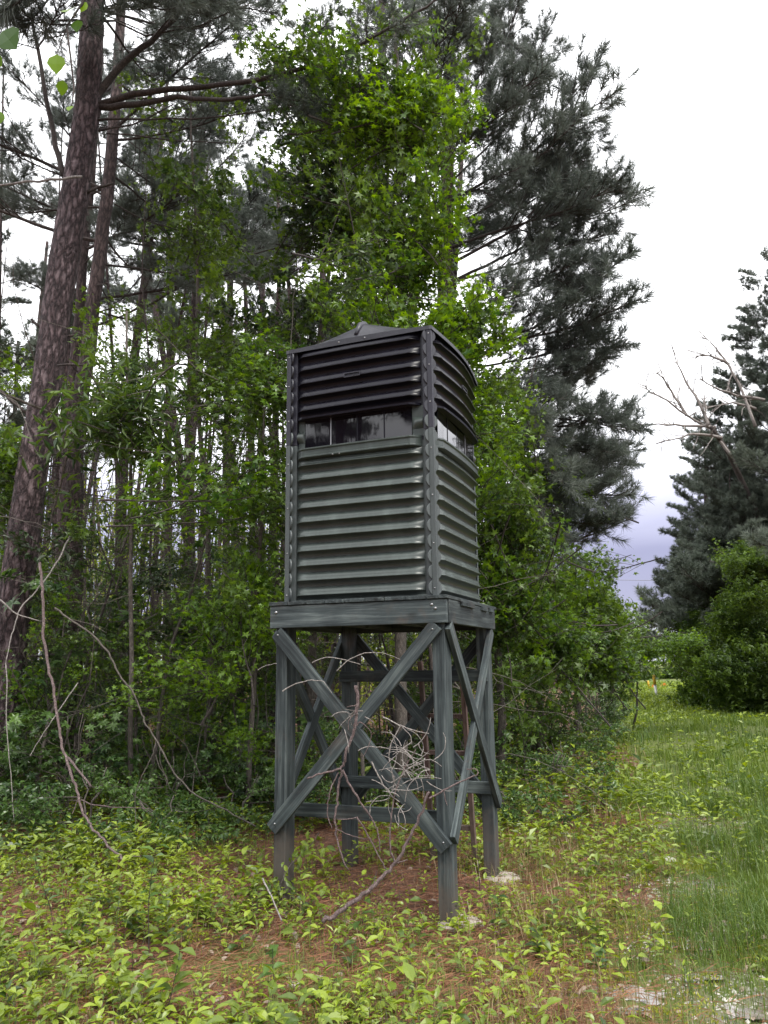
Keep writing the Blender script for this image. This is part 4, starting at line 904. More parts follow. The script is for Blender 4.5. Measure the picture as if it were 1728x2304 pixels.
shr = [(-4.4, 8.2, 1.5, 'oval'), (-3.9, 7.6, .9, 'shrub'), (-3.4, 8.6, 1.5, 'oval'), (-2.9, 7.9, .8, 'shrub'), (-2.6, 9.2, 1.2, 'gum_mid'), (-2.2, 8.4, .95, 'shrub'), (-1.8, 9.0, 1.1, 'oval'), (-1.5, 8.2, .7, 'shrub'), (-1.2, 9.4, 1.1, 'gum_mid'), (-.9, 8.6, .75, 'shrub'), (-4.6, 9.6, 1.7, 'gum_mid'), (-3.6, 10.2, 1.5, 'shrub'), (-2.4, 10.6, 1.3, 'oval'), (-.6, 9.8, 1.0, 'shrub'), (-.2, 8.9, .6, 'shrub'), (-4.1, 7.0, .6, 'shrub'), (-2.05, 7.4, .5, 'shrub'), (-5.4, 9.2, 1.6, 'shrub'), (-5.6, 11, 1.8, 'gum_mid'), (-.1, 11.2, 1.2, 'shrub'), (.8, 10.2, .9, 'shrub'), (-1.7, 11.3, 1.2, 'shrub')]
for x, y, h, key in shr:
    shrub(x, y, h * .9, int(9 + 9 * h), key, ('front ' if y < 8.3 else 'middle ' if y < 9.7 else 'rear ') + {'oval': 'shrub with glossy whorled leaves ', 'shrub': 'low dark leafy shrub ', 'gum_mid': 'low shrub with star shaped leaves '}[key] + where(x, y), GS)
GB = 'low shrubs between the stand and the grassy track'
for i_, (x, y, h) in enumerate(((1.3, 8.6, .5), (1.9, 9.6, .6), (1.5, 10.8, .7), (2.4, 11.2, .6), (2.9, 12.6, .7), (3.5, 14.2, .8), (2.2, 13.2, .9), (4.3, 16.5, 1.1), (5.2, 19, 1.3), (5.7, 21.5, 1.6), (6.6, 24.5, 1.8), (4.6, 18.6, 1.5), (7.8, 29, 2.0), (6.0, 23, 1.6), (3.7, 16.8, 1.4), (1.2, 12, .9), (3.0, 15.5, 1.1), (.9, 9.2, .5))):
    shrub(x, y, h, 11, 'shrub', ('nearest', 'near', 'middle', 'far', 'farther', 'farthest')[min(5, int((y - 8.5) / 1.9))] + (' low bushy shrub on the track side of the row right of the stand' if x > .27 * y - .55 else ' low bushy shrub on the wood side of the row right of the stand'), GB)
# saplings in the wood
GP = 'slender saplings in the wood left of and behind the stand'
def sapling(x, y, h, key, nbq, r=.016, lean=.25, label='slender leafy sapling in the wood left of and behind the stand', group=GP):
    t = root_at('sapling', x, y, label=label, cat='sapling', group=group); g = t.location.z; a = random.uniform(0, 6.28); L1 = lean * h
    P = np.array([(x + L1 * u * u * math.cos(a) + random.gauss(0, .03), y + L1 * u * u * math.sin(a), g - .05 + h * u) for u in np.linspace(0, 1, 7)])
    trunk(t, P, np.linspace(r, .004, 7), M['bark_thin' if random.random() < .5 else 'bark_limb'], 6, rough=.012)
    for q in range(nbq):
        z = g + h * (.15 + .85 * (q + random.random()) / nbq); a = random.uniform(0, 6.28); l = random.uniform(.5, 1.4); b = np.array([np.interp(z, P[:, 2], P[:, c]) for c in (0, 1, 2)])
        bough(t, key, b, b + np.array([l * math.cos(a), l * math.sin(a), random.uniform(-.1, .7)]))
srng = random.Random(5)
for i in range(104):
    Y = srng.uniform(8.4, 21); u = srng.uniform(-.56, .12) if i % 4 else srng.uniform(-.3, .12); x = u * Y
    if abs(u + .14) < .09 and Y < 9.5: Y += 3
    key = srng.choice(('gum', 'gum_mid', 'gum_mid', 'dark', 'willowy', 'bare', 'bare', 'bare'))
    sapling(x, Y, srng.uniform(2.5, 8), key, srng.randint(3, 6) if key != 'bare' else 7, srng.uniform(.010, .030),
            label={'gum': 'bright star leaved', 'gum_mid': 'dull green star leaved', 'dark': 'dark small leaved', 'willowy': 'narrow leaved', 'bare': 'nearly bare'}[key] + (' near' if Y < 12 else ' deeper' if Y < 16 else ' distant') + ' sapling ' + where(x, Y))
for i in range(14):
    Y = srng.uniform(10, 20); sapling(.05 * Y + srng.uniform(.3, .9) + (Y - 10) * .14, Y, srng.uniform(1.5, 3.5), srng.choice(('gum', 'gum_mid')), 7, .012, label=('nearest', 'near', 'middle', 'far', 'farthest')[min(4, int((Y - 10) / 2))] + ' leafy sapling among the sweetgums right of the stand', group='saplings right of the stand')

for i in range(26):
    Y = srng.uniform(8.8, 13.5); u = srng.uniform(-.52, -.13); key = srng.choice(('gum', 'gum', 'oval', 'gum_mid', 'shrub'))
    sapling(u * Y, Y, srng.uniform(1.6, 3.2), key, 8, .012, label={'gum': 'bright bushy', 'gum_mid': 'dull green bushy', 'oval': 'glossy whorl leaved', 'shrub': 'small leaved bushy'}[key] + (' front' if Y < 10.3 else ' middle row' if Y < 12 else ' rear') + ' young tree ' + where(u * Y, Y), group='bushy young trees in the wood left of the stand')

# ============================================================ STUFF
def inside_stand(x, y, m=0.0):
    dx, dy = x - P0[0], y - P0[1]; b = dx * math.sin(TH) + dy * math.cos(TH); a = -dx * math.cos(TH) + dy * math.sin(TH)
    return (b > -m) & (b < SD + m) & (a > -m) & (a < SW + m)
def clump(x, y, s, seed):
    r = np.random.default_rng(seed); o = 0
    for i in range(5):
        a, ph, f = r.uniform(0, 6.28), r.uniform(0, 6.28), s * r.uniform(.6, 1.8); o = o + np.sin((x * math.cos(a) + y * math.sin(a)) * f + ph)
    return o / 5
def sample(n, y0, y1, umin, umax, dens, seed, power=1.0):
    "points in the viewed wedge; dens(x,y) in 0..1 keeps them"
    r = np.random.default_rng(seed); Y = y0 + (y1 - y0) * r.uniform(0, 1, n) ** power; X = r.uniform(umin, umax, n) * Y
    k = r.uniform(0, 1, n) < dens(X, Y); return X[k], Y[k], r
HALF = .62
# far wood: thousands of leaves and stems nobody could count
def far_wood():
    r = np.random.default_rng(12); wood = MB(); lf = MB()
    def region(n, y0, y1, u0, u1, hf, size, trunks, tintm):
        nc = n // 60; Y = r.uniform(y0, y1, nc); X = r.uniform(u0, u1, nc) * Y; H = hf(r.uniform(0, 1, nc)) 
        k = ~((X > 1.0 + .28 * (Y - 4.3) - 1.5) & (X < 4.5 + .4 * (Y - 4) + 1.5) & (Y < 60)); X, Y, H = X[k], Y[k], H[k]
        cc = np.stack([X, Y, H + gh(X, Y)], 1); c = np.repeat(cc, 60, 0); sp = r.uniform(.35, 1.1, len(cc)) * size / .15
        p = c + r.normal(size=c.shape) * np.repeat(sp, 60)[:, None] * [1, 1, .5]; p[:, 2] = np.maximum(p[:, 2], .1)
        m = len(p); d = r.normal(size=(m, 3)); d[:, 2] -= .3; up = r.normal(size=(m, 3)) * .5; up[:, 2] += 1
        scatter(lf, SIMPLE, p, d, up, size * r.uniform(.6, 1.3, m), np.clip(np.repeat(r.normal(tintm, .18, len(cc)), 60) + r.normal(0, .1, m), 0, 1))
        for i in range(trunks):
            y = r.uniform(y0, y1); x = r.uniform(u0, u1) * y
            if 1.0 + .28 * (y - 4.3) - 1 < x < 4.5 + .4 * (y - 4) + 1 and y < 60: continue
            h = r.uniform(5, 16); rr = r.choice([.03, .04, .06, .12, .15]); l = r.normal(0, .06, 2) * h
            wood.tube([(x, y, -.1), (x + l[0] * .4, y + l[1] * .4, h * .5), (x + l[0], y + l[1], h)], [rr, rr * .7, rr * .3], 5, cap=False)
            for q in range(5):
                z = r.uniform(.1, 1) * h; a = r.uniform(0, 6.28); ll = r.uniform(.6, 2.2); b = np.array([x + l[0] * (z / h) ** 1.3, y + l[1] * (z / h) ** 1.3, z]); wood.add(*tri_twig(b, b + np.array([ll * math.cos(a), ll * math.sin(a), r.uniform(-.2, 1)]), .012))
    region(18000, 14, 26, -.72, .12, lambda u: .3 + 5 * u ** 1.8, .14, 90, .7)
    region(26000, 24, 45, -.78, .16, lambda u: .2 + 8 * u ** 2.0, .20, 160, .75)
    region(20000, 42, 75, -.8, .24, lambda u: .2 + 9 * u ** 1.5, .32, 100, .7)
    region(16000, 30, 60, .46, .95, lambda u: .2 + 10 * u ** 1.2, .28, 50, .5)
    region(9000, 62, 90, .0, .6, lambda u: .3 + 5.5 * u, .4, 0, .5)
    me = joined(wood, lf, 'far_wood', M['bark_far'], M['leaf_far']); o = link('far_wood', me)
    tag(o, 'distant mixed wood of thin trunks and green leaves closing the view', 'woodland', kind='stuff')
far_wood()
# fine bare twigs tangling between the saplings
def twig_tangle():
    r = np.random.default_rng(8); mb = MB()
    for i in range(900):
        Y = r.uniform(8.2, 15); x = r.uniform(-.58, .14) * Y
        z = r.uniform(.1, 1) ** 1.3 * 5.5; L_ = r.uniform(.5, 2.2); P = curve((x, Y, z), (r.normal(), r.normal() * .5, r.uniform(-.3, 1.2)), L_, 5, r, .18, .0); P[:, 2] = np.maximum(P[:, 2], .05)
        mb.tube(P, np.linspace(r.uniform(.003, .008), .002, 6), 3, cap=False)
        for k in (2, 3, 4):
            d = unit(P[k] - P[k - 1] + rv(r, .12)); mb.add(*tri_twig(P[k], P[k] + d * L_ * .3 + rv(r, .08), .002))
    mb.obj('twig_tangle', M['bark_thin'], label='tangle of thin bare twigs between the saplings of the wood', cat='twigs', kind='stuff')
twig_tangle()
# pine straw
def straw(n, y0, y1, dens, seed, ln, w, power=1):
    X, Y, r = sample(n, y0, y1, -HALF, HALF, dens, seed, power); m = len(X); a = r.uniform(0, 6.28, m); el = np.abs(r.normal(0, .16, m)); l = ln * r.uniform(.6, 1.2, m)
    p = np.stack([X, Y, gh(X, Y) + r.uniform(.002, .02, m)], 1); d = np.stack([np.cos(a) * np.cos(el), np.sin(a) * np.cos(el), np.sin(el)], 1); s = np.stack([-np.sin(a), np.cos(a), 0 * a], 1) * w / 2
    v = np.stack([p - s, p + s, p + d * l[:, None] * .55 + s * .8 + [0, 0, .004], p + d * l[:, None] + s * 0], 1)
    return v.reshape(-1, 3), (np.array([[0, 1, 2], [0, 2, 3]])[None] + (np.arange(m) * 4)[:, None, None]).reshape(-1, 3), np.repeat(np.clip(r.normal(.5, .22, m), 0, 1), 4)
mb = MB(); mb.add(*straw(60000, 3.0, 9.5, lambda x, y: .85 * (1 - grass_zone(x, y) * .85), 21, .13, .0028, 1.4)); mb.add(*straw(20000, 8, 20, lambda x, y: .9 * (1 - grass_zone(x, y)), 22, .2, .008))
mb.obj('pine_straw', M['straw'], label='red brown fallen pine needles covering the forest floor', cat='pine straw', kind='stuff')
# blades
def blades(n, y0, y1, dens, seed, hl, w, power=1, u0=-HALF, u1=HALF, bend=.5, tuft=0, tm=.5):
    X, Y, r = sample(n, y0, y1, u0, u1, dens, seed, power)
    if tuft:
        X = np.repeat(X, tuft) + r.normal(0, .025, len(X) * tuft); Y = np.repeat(Y, tuft) + r.normal(0, .025, len(Y) * tuft)
    m = len(X); a = r.uniform(0, 6.28, m); h = hl * r.uniform(.45, 1.25, m); lean = np.abs(r.normal(0, bend, m)); wd = w * (Y / 5.0) ** .55
    p = np.stack([X, Y, gh(X, Y) - .005], 1); o = np.stack([np.cos(a), np.sin(a), 0 * a], 1); s = np.stack([-np.sin(a), np.cos(a), 0 * a], 1) * wd[:, None] / 2; up = np.array([0, 0, 1.0])
    p1 = p + up * (h * .55)[:, None] + o * (h * lean * .25)[:, None]; p2 = p + up * (h * (1 - .35 * np.clip(lean, 0, 1.5)))[:, None] + o * (h * lean * .85)[:, None]
    v = np.stack([p - s, p + s, p1 - s * .8, p1 + s * .8, p2], 1)
    return v.reshape(-1, 3), (np.array([[0, 1, 3], [0, 3, 2], [2, 3, 4]])[None] + (np.arange(m) * 5)[:, None, None]).reshape(-1, 3), np.repeat(np.clip(r.normal(tm, .2, m) + .25 * clump(X, Y, 2.0, 3), 0, 1), 5)
mb = MB()
trk = lambda x, y: 1 - .8 * (track_zone(x, y) > .5) * (clump(x, y, 3.5, 8) < .25) * (y < 9)
mb.add(*blades(30000, 3.3, 10, lambda x, y: grass_zone(x, y) * np.clip(.45 + clump(x, y, 3, 9), .1, 1) * trk(x, y) * np.clip((x - .6) / 1.6, .1, 1), 31, .17, .0045, 1.2, .0, HALF, tuft=2))
mb.add(*blades(40000, 9, 24, lambda x, y: grass_zone(x, y) * np.clip(.6 + 1.1 * clump(x, y, 1.6, 9), .12, 1), 32, .24, .007, 1.2, .05, .62))
mb.add(*blades(30000, 22, 52, lambda x, y: grass_zone(x, y), 33, .20, .016, 1.0, .1, .62, tm=.75))
mb.add(*blades(5000, 4.6, 11, lambda x, y: grass_zone(x, y) * (clump(x, y, 3.2, 19) > .27), 34, .27, .0040, 1.0, .2, .5, bend=.7, tuft=3, tm=.3))
mb.add(*blades(22000, 3.3, 8, lambda x, y: np.clip((x - .9) / .8, 0, 1) * np.clip(.45 + 1.3 * clump(x, y, 4.2, 39), 0.05, 1), 36, .09, .0034, 1.0, .15, .6, bend=.8, tuft=2, tm=.6))
mb.add(*blades(16000, 3.2, 8.5, lambda x, y: (1 - grass_zone(x, y)) * np.clip(.25 + .8 * clump(x, y, 3, 29), 0.03, 1) * (1 - .8 * inside_stand(x, y)), 35, .12, .004, 1.0, tuft=2, bend=.7, tm=.8))
mb.obj('grass', M['grass'], label='green grass growing thick on the track and thin among the plants', cat='grass', kind='stuff')
mb = MB()
mb.add(*blades(3600, 3.3, 7.5, lambda x, y: np.exp(-((x - .75 - .12 * (y - 4)) / .5) ** 2) * np.clip(.5 + clump(x, y, 4, 5), 0, 1), 41, .22, .0032, 1.0, -.2, .5, bend=.8, tuft=3))
mb.add(*blades(9000, 3.2, 9, lambda x, y: .3 * np.clip(.4 + clump(x, y, 2.5, 6), 0, 1) * (x < 2.2), 42, .16, .003, 1.0, bend=1.0, tuft=2))
mb.add(*blades(6000, 8, 18, lambda x, y: (1 - grass_zone(x, y)) * (x > 0) * .6, 43, .25, .007, 1.0, 0, .5, bend=.8))
mb.obj('dry_grass', M['dry_grass'], label='tan dead grass stalks beside and in front of the stand', cat='dry grass', kind='stuff')
# moss cushions
r = np.random.default_rng(51); mb = MB(); cs = []
while len(cs) < 130:
    x, y = r.uniform(-1.8, 2.6), r.uniform(3.4, 8.5)
    if x > .2 + .05 * y or r.uniform() < .25: cs.append((x, y, r.uniform(.05, .20)))
for x, y, s in cs:
    m = int(900 * s); a = r.uniform(0, 6.28, m); q = s * np.sqrt(r.uniform(0, 1, m)) * (1 + .3 * np.sin(3 * a + x * 9)); X, Y = x + q * np.cos(a), y + q * np.sin(a); z = gh(X, Y) + .028 * np.clip(1 - (q / s) ** 2, 0, 1) + .004
    d = r.normal(size=(m, 3)); d[:, 2] = np.abs(d[:, 2]) + .5; scatter(mb, SIMPLE, np.stack([X, Y, z], 1), d, r.normal(size=(m, 3)), .017 * r.uniform(.6, 1.4, m) * (y / 5) ** .5, np.clip(r.normal(.5, .2, m), 0, 1))
mb.obj('moss', M['moss'], label='yellow green moss cushions on the ground right of the stand', cat='moss', kind='stuff')
# leafy ground plants
def plants(mb, stem, n, y0, y1, dens, seed, hl, leaves, size, leaf, power=1, u0=-HALF, u1=HALF, tm=.5, flat=.25):
    X, Y, r = sample(n, y0, y1, u0, u1, dens, seed, power); m = len(X); h = hl * r.uniform(.35, 1.3, m); g = gh(X, Y); ln = r.normal(0, .22, (m, 2)) * h[:, None]
    top = np.stack([X + ln[:, 0], Y + ln[:, 1], g + h], 1); base = np.stack([X, Y, g - .01], 1); tint = r.normal(tm, .24, m) + .22 * clump(X, Y, 1.8, 77); ph = r.uniform(0, 6.28, m); ls = size * r.uniform(.42, 1.4, m)
    for k in range(leaves):
        t = (k + 1.0) / leaves; keep = r.uniform(0, 1, m) < .9; a = ph + k * 2.4 + r.normal(0, .3, m); p = base + (top - base) * t
        d = np.stack([np.cos(a), np.sin(a), flat + r.normal(0, .3, m) + .2 * (t - .5)], 1); up = r.normal(size=(m, 3)) * .25; up[:, 2] += 1
        scatter(mb, leaf, p[keep], d[keep], up[keep], (ls * r.uniform(.7, 1.1, m) * (1.1 - .35 * abs(t - .5)))[keep], np.clip(tint + r.normal(0, .07, m) + .15 * t, 0, 1)[keep])
    s = np.array([.0016, 0, 0]); v = np.stack([base - s, base + s, top], 1); stem.add(v.reshape(-1, 3), np.arange(3 * m).reshape(-1, 3), .4)
mb = MB(); st = MB()
clear_feet = lambda x, y: (1 - .97 * np.exp(-((x - .42) ** 2 + (y - 4.85) ** 2) / .12)) * (1 - .95 * np.exp(-((x - .92) ** 2 + (y - 6.1) ** 2) / .12))
fore = lambda x, y: np.clip(1.4 - (x + .1) / 1.35 - .25 * (y > 7), .16, 1) * np.clip(.58 + 1.2 * clump(x, y, 2.3, 61), .05, 1) * (1 - .55 * inside_stand(x, y, -.05)) * (1 - .75 * np.exp(-((x + .9) ** 2 + (y - 6.9) ** 2) / .5)) * (1 - .8 * (grass_zone(x, y) > .6)) * clear_feet(x, y)
plants(mb, st, 2900, 3.1, 6.6, fore, 62, .17, 6, .060, OVATE, 1.0, tm=.45)
plants(mb, st, 1600, 3.1, 6.6, fore, 162, .14, 9, .050, NARROW, 1.0, tm=.5, flat=.6)
plants(mb, st, 1300, 3.1, 6.2, fore, 63, .10, 4, .045, OVATE, 1.0, tm=.75)
plants(mb, st, 420, 5.0, 7.6, lambda x, y: .8 * ((x > -1.6) & (x < 1.6)) * clear_feet(x, y), 264, .16, 6, .05, OVATE, 1.0, u0=-.3, u1=.3, tm=.45)
plants(mb, st, 500, 3.2, 6.5, fore, 64, .30, 10, .075, OVATE, 1.0, tm=.35)
plants(mb, st, 5200, 6.3, 9.5, lambda x, y: fore(x, y) * .9 + .15 * (x > .8), 65, .22, 6, .08, SIMPLE, 1.0, tm=.45)
plants(mb, st, 5500, 8.5, 17, lambda x, y: (1 - .7 * grass_zone(x, y)) * np.clip(.5 + clump(x, y, 1.2, 66), .1, 1), 67, .35, 6, .12, SIMPLE, 1.0, tm=.3)
plants(mb, st, 2500, 7, 15, lambda x, y: np.exp(-((x - .9 - .27 * (y - 5)) / .8) ** 2), 68, .22, 6, .07, SIMPLE, 1.0, u0=0, tm=.4)
plants(mb, st, 1500, 4.5, 20, lambda x, y: grass_zone(x, y) * (clump(x, y, 1.5, 71) > .25), 69, .13, 6, .045, SIMPLE, 1.0, u0=.1, tm=.4)
plants(mb, st, 6000, 20, 50, lambda x, y: grass_zone(x, y), 70, .15, 5, .13, SIMPLE, 1.0, u0=.1, tm=.7)
me = joined(st, mb, 'ground_plants', M['bark_thin'], M['leaf_ground']); tag(link('ground_plants', me), 'leafy yellow green seedlings and weeds covering the ground', 'ground cover', kind='stuff')
# gravel showing through the grass of the wheel track
gm = MB(); X, Y, r = sample(16000, 3.2, 11, .1, .6, lambda x, y: (track_zone(x, y) > .35) * np.clip(.35 + 1.2 * clump(x, y, 4.5, 91), .03, 1), 92); m = len(X)
ov = np.array([(1, 0, 0), (0, 1, 0), (-1, 0, 0), (0, -1, 0), (0, 0, .7), (0, 0, -.5)]); of = np.array([(0, 1, 4), (1, 2, 4), (2, 3, 4), (3, 0, 4), (1, 0, 5), (2, 1, 5), (3, 2, 5), (0, 3, 5)])
sc_ = r.uniform(.004, .014, m) * (1 + .6 * (r.uniform(0, 1, m) > .93)); a = r.uniform(0, 6.28, m); ca, sa = np.cos(a), np.sin(a); v = ov[None] * sc_[:, None, None] * r.uniform(.6, 1.3, (m, 1, 3)); vx = v[..., 0] * ca[:, None] - v[..., 1] * sa[:, None]; vy = v[..., 0] * sa[:, None] + v[..., 1] * ca[:, None]
v = np.stack([vx + X[:, None], vy + Y[:, None], v[..., 2] + gh(X, Y)[:, None] + .002], -1); gm.add(v.reshape(-1, 3), (of[None] + (np.arange(m) * 6)[:, None, None]).reshape(-1, 3))
gm.obj('gravel', M['stone'], label='pale gravel lying loose in the wheel track', cat='gravel', kind='stuff')
# fallen leaves
mb = MB(); X, Y, r = sample(900, 3.2, 10, -HALF, .45, lambda x, y: .8 + 0 * x, 81); m = len(X); d = r.normal(size=(m, 3)); d[:, 2] *= .25; up = r.normal(size=(m, 3)) * .3; up[:, 2] += 1
scatter(mb, OVATE, np.stack([X, Y, gh(X, Y) + .02], 1), d, up, r.uniform(.03, .085, m), .5)
mb.obj('fallen_leaves', M['dead_leaf'], label='scattered pale brown dead leaves lying among the plants', cat='leaf litter', kind='stuff')
print('tris', sum(len(o.data.polygons) for o in bpy.data.objects if o.type == 'MESH' and o.get('kind') == 'stuff'))

# ============================================================ WATER AND STONES
def puddle(px, py, rx, ry, seed):
    rx, ry = rx * .62, ry * .62; c = at(px, py, 1); t = (0 - EYE) / (c[2] - EYE); x, y = c[0] * t, t; r = np.random.default_rng(seed); n = 40; a = np.arange(n) * 2 * math.pi / n
    q = 1 + .28 * np.sin(2 * a + r.uniform(0, 6)) + .2 * np.sin(5 * a + r.uniform(0, 6)) + .12 * np.sin(9 * a + r.uniform(0, 6)); X, Y = x + rx * q * np.cos(a), y + ry * q * np.sin(a)
    z = float(np.median(gh(x + rx * .5 * np.cos(a), y + ry * .5 * np.sin(a)))) + .006
    mb = MB(); v = [(x, y, z)] + [(u, w, z) for u, w in zip(X, Y)]; mb.add(v, [(0, i + 1, (i + 1) % n + 1) for i in range(n)]); mb.obj('puddle_water', M['water'], kind='structure', label='shallow rain puddle lying in the track')
for i, q in enumerate(((1420, 2240, .28, .14), (1650, 2255, .22, .12), (1540, 2190, .25, .10), (1290, 2245, .10, .06), (1690, 2060, .16, .22), (1455, 1770, .28, .35), (1640, 1990, .12, .2), (1560, 2120, .2, .08), (1385, 2290, .2, .08), (1620, 1880, .14, .3))): puddle(*q, seed=i)
def ground_at(px, py):
    c = at(px, py, 1); t = (0 - EYE) / (c[2] - EYE); return c[0] * t, t
def stone(px, py, s, label, seed, mat='stone', flat=.45):
    x, y = ground_at(px, py); r = np.random.default_rng(seed); v = []; f = []; n, k = 9, 5
    for i in range(1, k):
        th = math.pi * i / k
        for j in range(n): a = j * 2 * math.pi / n; q = s * (1 + r.normal(0, .12)); v.append((q * math.sin(th) * math.cos(a), q * .8 * math.sin(th) * math.sin(a), s * flat * math.cos(th)))
    v += [(0, 0, s * flat), (0, 0, -s * flat)]
    for i in range(k - 2):
        for j in range(n): f += [(i * n + j, (i + 1) * n + j, (i + 1) * n + (j + 1) % n), (i * n + j, (i + 1) * n + (j + 1) % n, i * n + (j + 1) % n)]
    for j in range(n): f += [(len(v) - 2, j, (j + 1) % n), (len(v) - 1, (k - 2) * n + (j + 1) % n, (k - 2) * n + j)]
    o = MB().add(v, f).obj('stone', M[mat], label=label, cat='stone'); o.location = (x, y, float(gh(x, y)) + s * flat * .3)
stone(1500, 1925, .085, 'pale rounded stone in the grass right of the stand', 1); stone(1270, 1870, .06, 'grey lump of stone on the straw behind the moss right of the stand', 2)
stone(660, 2215, .035, 'small pale stone in the foreground plants below the stand', 3); stone(80, 2050, .035, 'small pale stone in the plants near the left edge', 4)

# ============================================================ DEAD WOOD, VINE, OVERHANGING LEAVES
def stick(name, lines, label, mat='dead_wood', cat='dead branch', twigs=(), group=None):
    "lines: list of (points[(px,py,Y)], r0, r1)"
    o = at(*lines[0][0][0]); t = empty(name, tuple(o), 0, label=label, cat=cat, group=group)
    for i, (pts, r0, r1) in enumerate(lines):
        P = np.array([at(*p) for p in pts]) - o; k = np.linspace(0, len(P) - 1, 4 * (len(P) - 1) + 1); 
        # catmull-like smoothing
        Q = np.stack([np.interp(k, np.arange(len(P)), P[:, c]) for c in range(3)], 1); Q[1:-1] = (Q[:-2] + 2 * Q[1:-1] + Q[2:]) / 4; Q[1:-1] += rng.normal(size=(len(Q) - 2, 3)) * r0 * .35
        MB().tube(Q, np.linspace(r0, r1, len(Q)), 7).obj('main_stem' if i == 0 else 'side_branch', M[mat], t, smooth=True)
    return t, o
c2 = lambda x, y: (580 + x / 2.698, 1330 + y / 2.698)
def L2(pts, Y): return [c2(a, b) + (Y + (dy if len(q) else 0),) for (a, b, *q) in pts for dy in (q[0] if q else 0,)]
t, o = stick('dead_branch', [(L2([(395, 2010), (480, 1960), (620, 1860), (700, 1800), (780, 1710), (850, 1630), (930, 1480), (1000, 1330), (1040, 1220)], 4.92), .015, .007),
    (L2([(830, 1650), (800, 1560), (805, 1420), (820, 1280), (850, 1170), (900, 1050), (960, 960)], 4.95), .006, .003),
    (L2([(700, 1800), (720, 1700)], 4.9), .004, .002), (L2([(850, 1650), (910, 1630)], 4.9), .004, .003),
    (L2([(1040, 1260), (1110, 1220), (1200, 1170), (1340, 1110), (1330, 1080), (1270, 1080)], 4.95), .006, .003), (L2([(1130, 1215), (1140, 1270), (1150, 1300)], 4.95), .003, .002)],
    'large grey purple dead branch lying against the front of the stand', 'dead_red')
def curls(t, o, c, n, Y, spread, L_=(40, 130)):
    for i in range(n):
        x, y = c[0] + random.gauss(0, spread[0]), c[1] + random.gauss(0, spread[1]); P = []; a = random.uniform(0, 6.28); k = random.choice((-1, 1)) * random.uniform(.03, .26); l = random.uniform(*L_) / 6; yy = Y + random.uniform(-.12, .15)
        for j in range(7): P.append(at(*c2(x, y), yy)); x += l * 2.7 * math.cos(a); y += l * 2.7 * math.sin(a); a += k + random.gauss(0, .12); yy += random.gauss(0, .01)
        MB().tube(np.array(P) - o, np.linspace(.0035, .0018, 7), 5, cap=False).obj('twig', M['dead_wood'], t, smooth=True)
curls(t, o, (930, 1080), 30, 4.98, (60, 90), (30, 95)); curls(t, o, (860, 1250), 14, 4.98, (50, 70), (30, 80))
t, o = stick('dead_branch', [(L2([(595, 575), (608, 640), (605, 720), (595, 800), (575, 870), (545, 960), (520, 1050), (505, 1090), (490, 1180), (478, 1290), (470, 1400), (480, 1500), (500, 1590), (550, 1690)], 4.99), .011, .005),
    (L2([(505, 1080), (440, 1095), (370, 1110), (300, 1138)], 4.97), .007, .005), (L2([(515, 1085), (560, 1180), (610, 1260), (660, 1330), (690, 1380), (720, 1440), (738, 1510), (740, 1580)], 4.95), .007, .004),
    (L2([(490, 1100), (450, 1180), (425, 1280), (425, 1380), (450, 1440)], 4.97), .004, .003), (L2([(600, 690), (540, 705)], 4.99), .004, .002), (L2([(605, 720), (550, 790), (550, 840)], 4.97), .004, .002), (L2([(590, 830), (620, 790), (680, 840), (695, 880), (640, 1005)], 4.96), .004, .002),
    (L2([(600, 1370), (650, 1450), (700, 1540), (740, 1620), (780, 1690)], 4.95), .005, .004), (L2([(480, 1385), (560, 1385), (600, 1375)], 4.97), .003, .003), (L2([(470, 1440), (550, 1480), (640, 1505), (670, 1505)], 4.97), .003, .002)],
    'knobbly dead pine branch hanging upright across the X brace of the stand', 'dead_red')
curls(t, o, (590, 780), 8, 4.97, (30, 60), (20, 60))
stick('dead_twig', [(L2([(150, 608), (230, 560), (330, 540), (400, 545), (450, 620)], 5.2), .004, .002), (L2([(330, 435), (410, 400), (500, 410), (570, 430), (625, 445)], 5.25), .0035, .002), (L2([(480, 485), (560, 410), (650, 375), (750, 372), (820, 395), (865, 415)], 5.2), .0035, .002), (L2([(0, 480), (50, 450), (115, 440)], 5.5), .003, .002)], 'thin pale curved twigs crossing the upper left of the X brace')
stick('dead_twig', [(L2([(760, 765), (860, 815), (950, 845), (1040, 865)], 5.05), .005, .003), (L2([(610, 970), (650, 945), (740, 945), (830, 965), (900, 960)], 5.0), .0035, .002), (L2([(690, 1035), (730, 1120), (790, 1220), (860, 1280)], 4.95), .005, .003), (L2([(870, 810), (810, 920), (790, 1000), (830, 1170)], 5.0), .004, .003), (L2([(680, 1380), (680, 1300), (730, 1245), (800, 1240), (850, 1270)], 4.95), .003, .002), (L2([(870, 815), (930, 880), (935, 930)], 5.0), .003, .002)], 'springy pale twigs bridging the X brace and the front leg')
stick('fallen_stick', [([c2(30, 1745) + (4.75,), c2(80, 1850) + (4.6,), c2(145, 2000) + (4.5,)], .005, .004)], 'short white bare stick leaning in the plants left of the stand', cat='stick')
c3 = lambda x, y: (x / 2.676, 1200 + y / 2.676)
def L3(pts, Y0, Y1): n = len(pts) - 1; return [c3(a, b) + (Y0 + (Y1 - Y0) * i / n,) for i, (a, b) in enumerate(pts)]
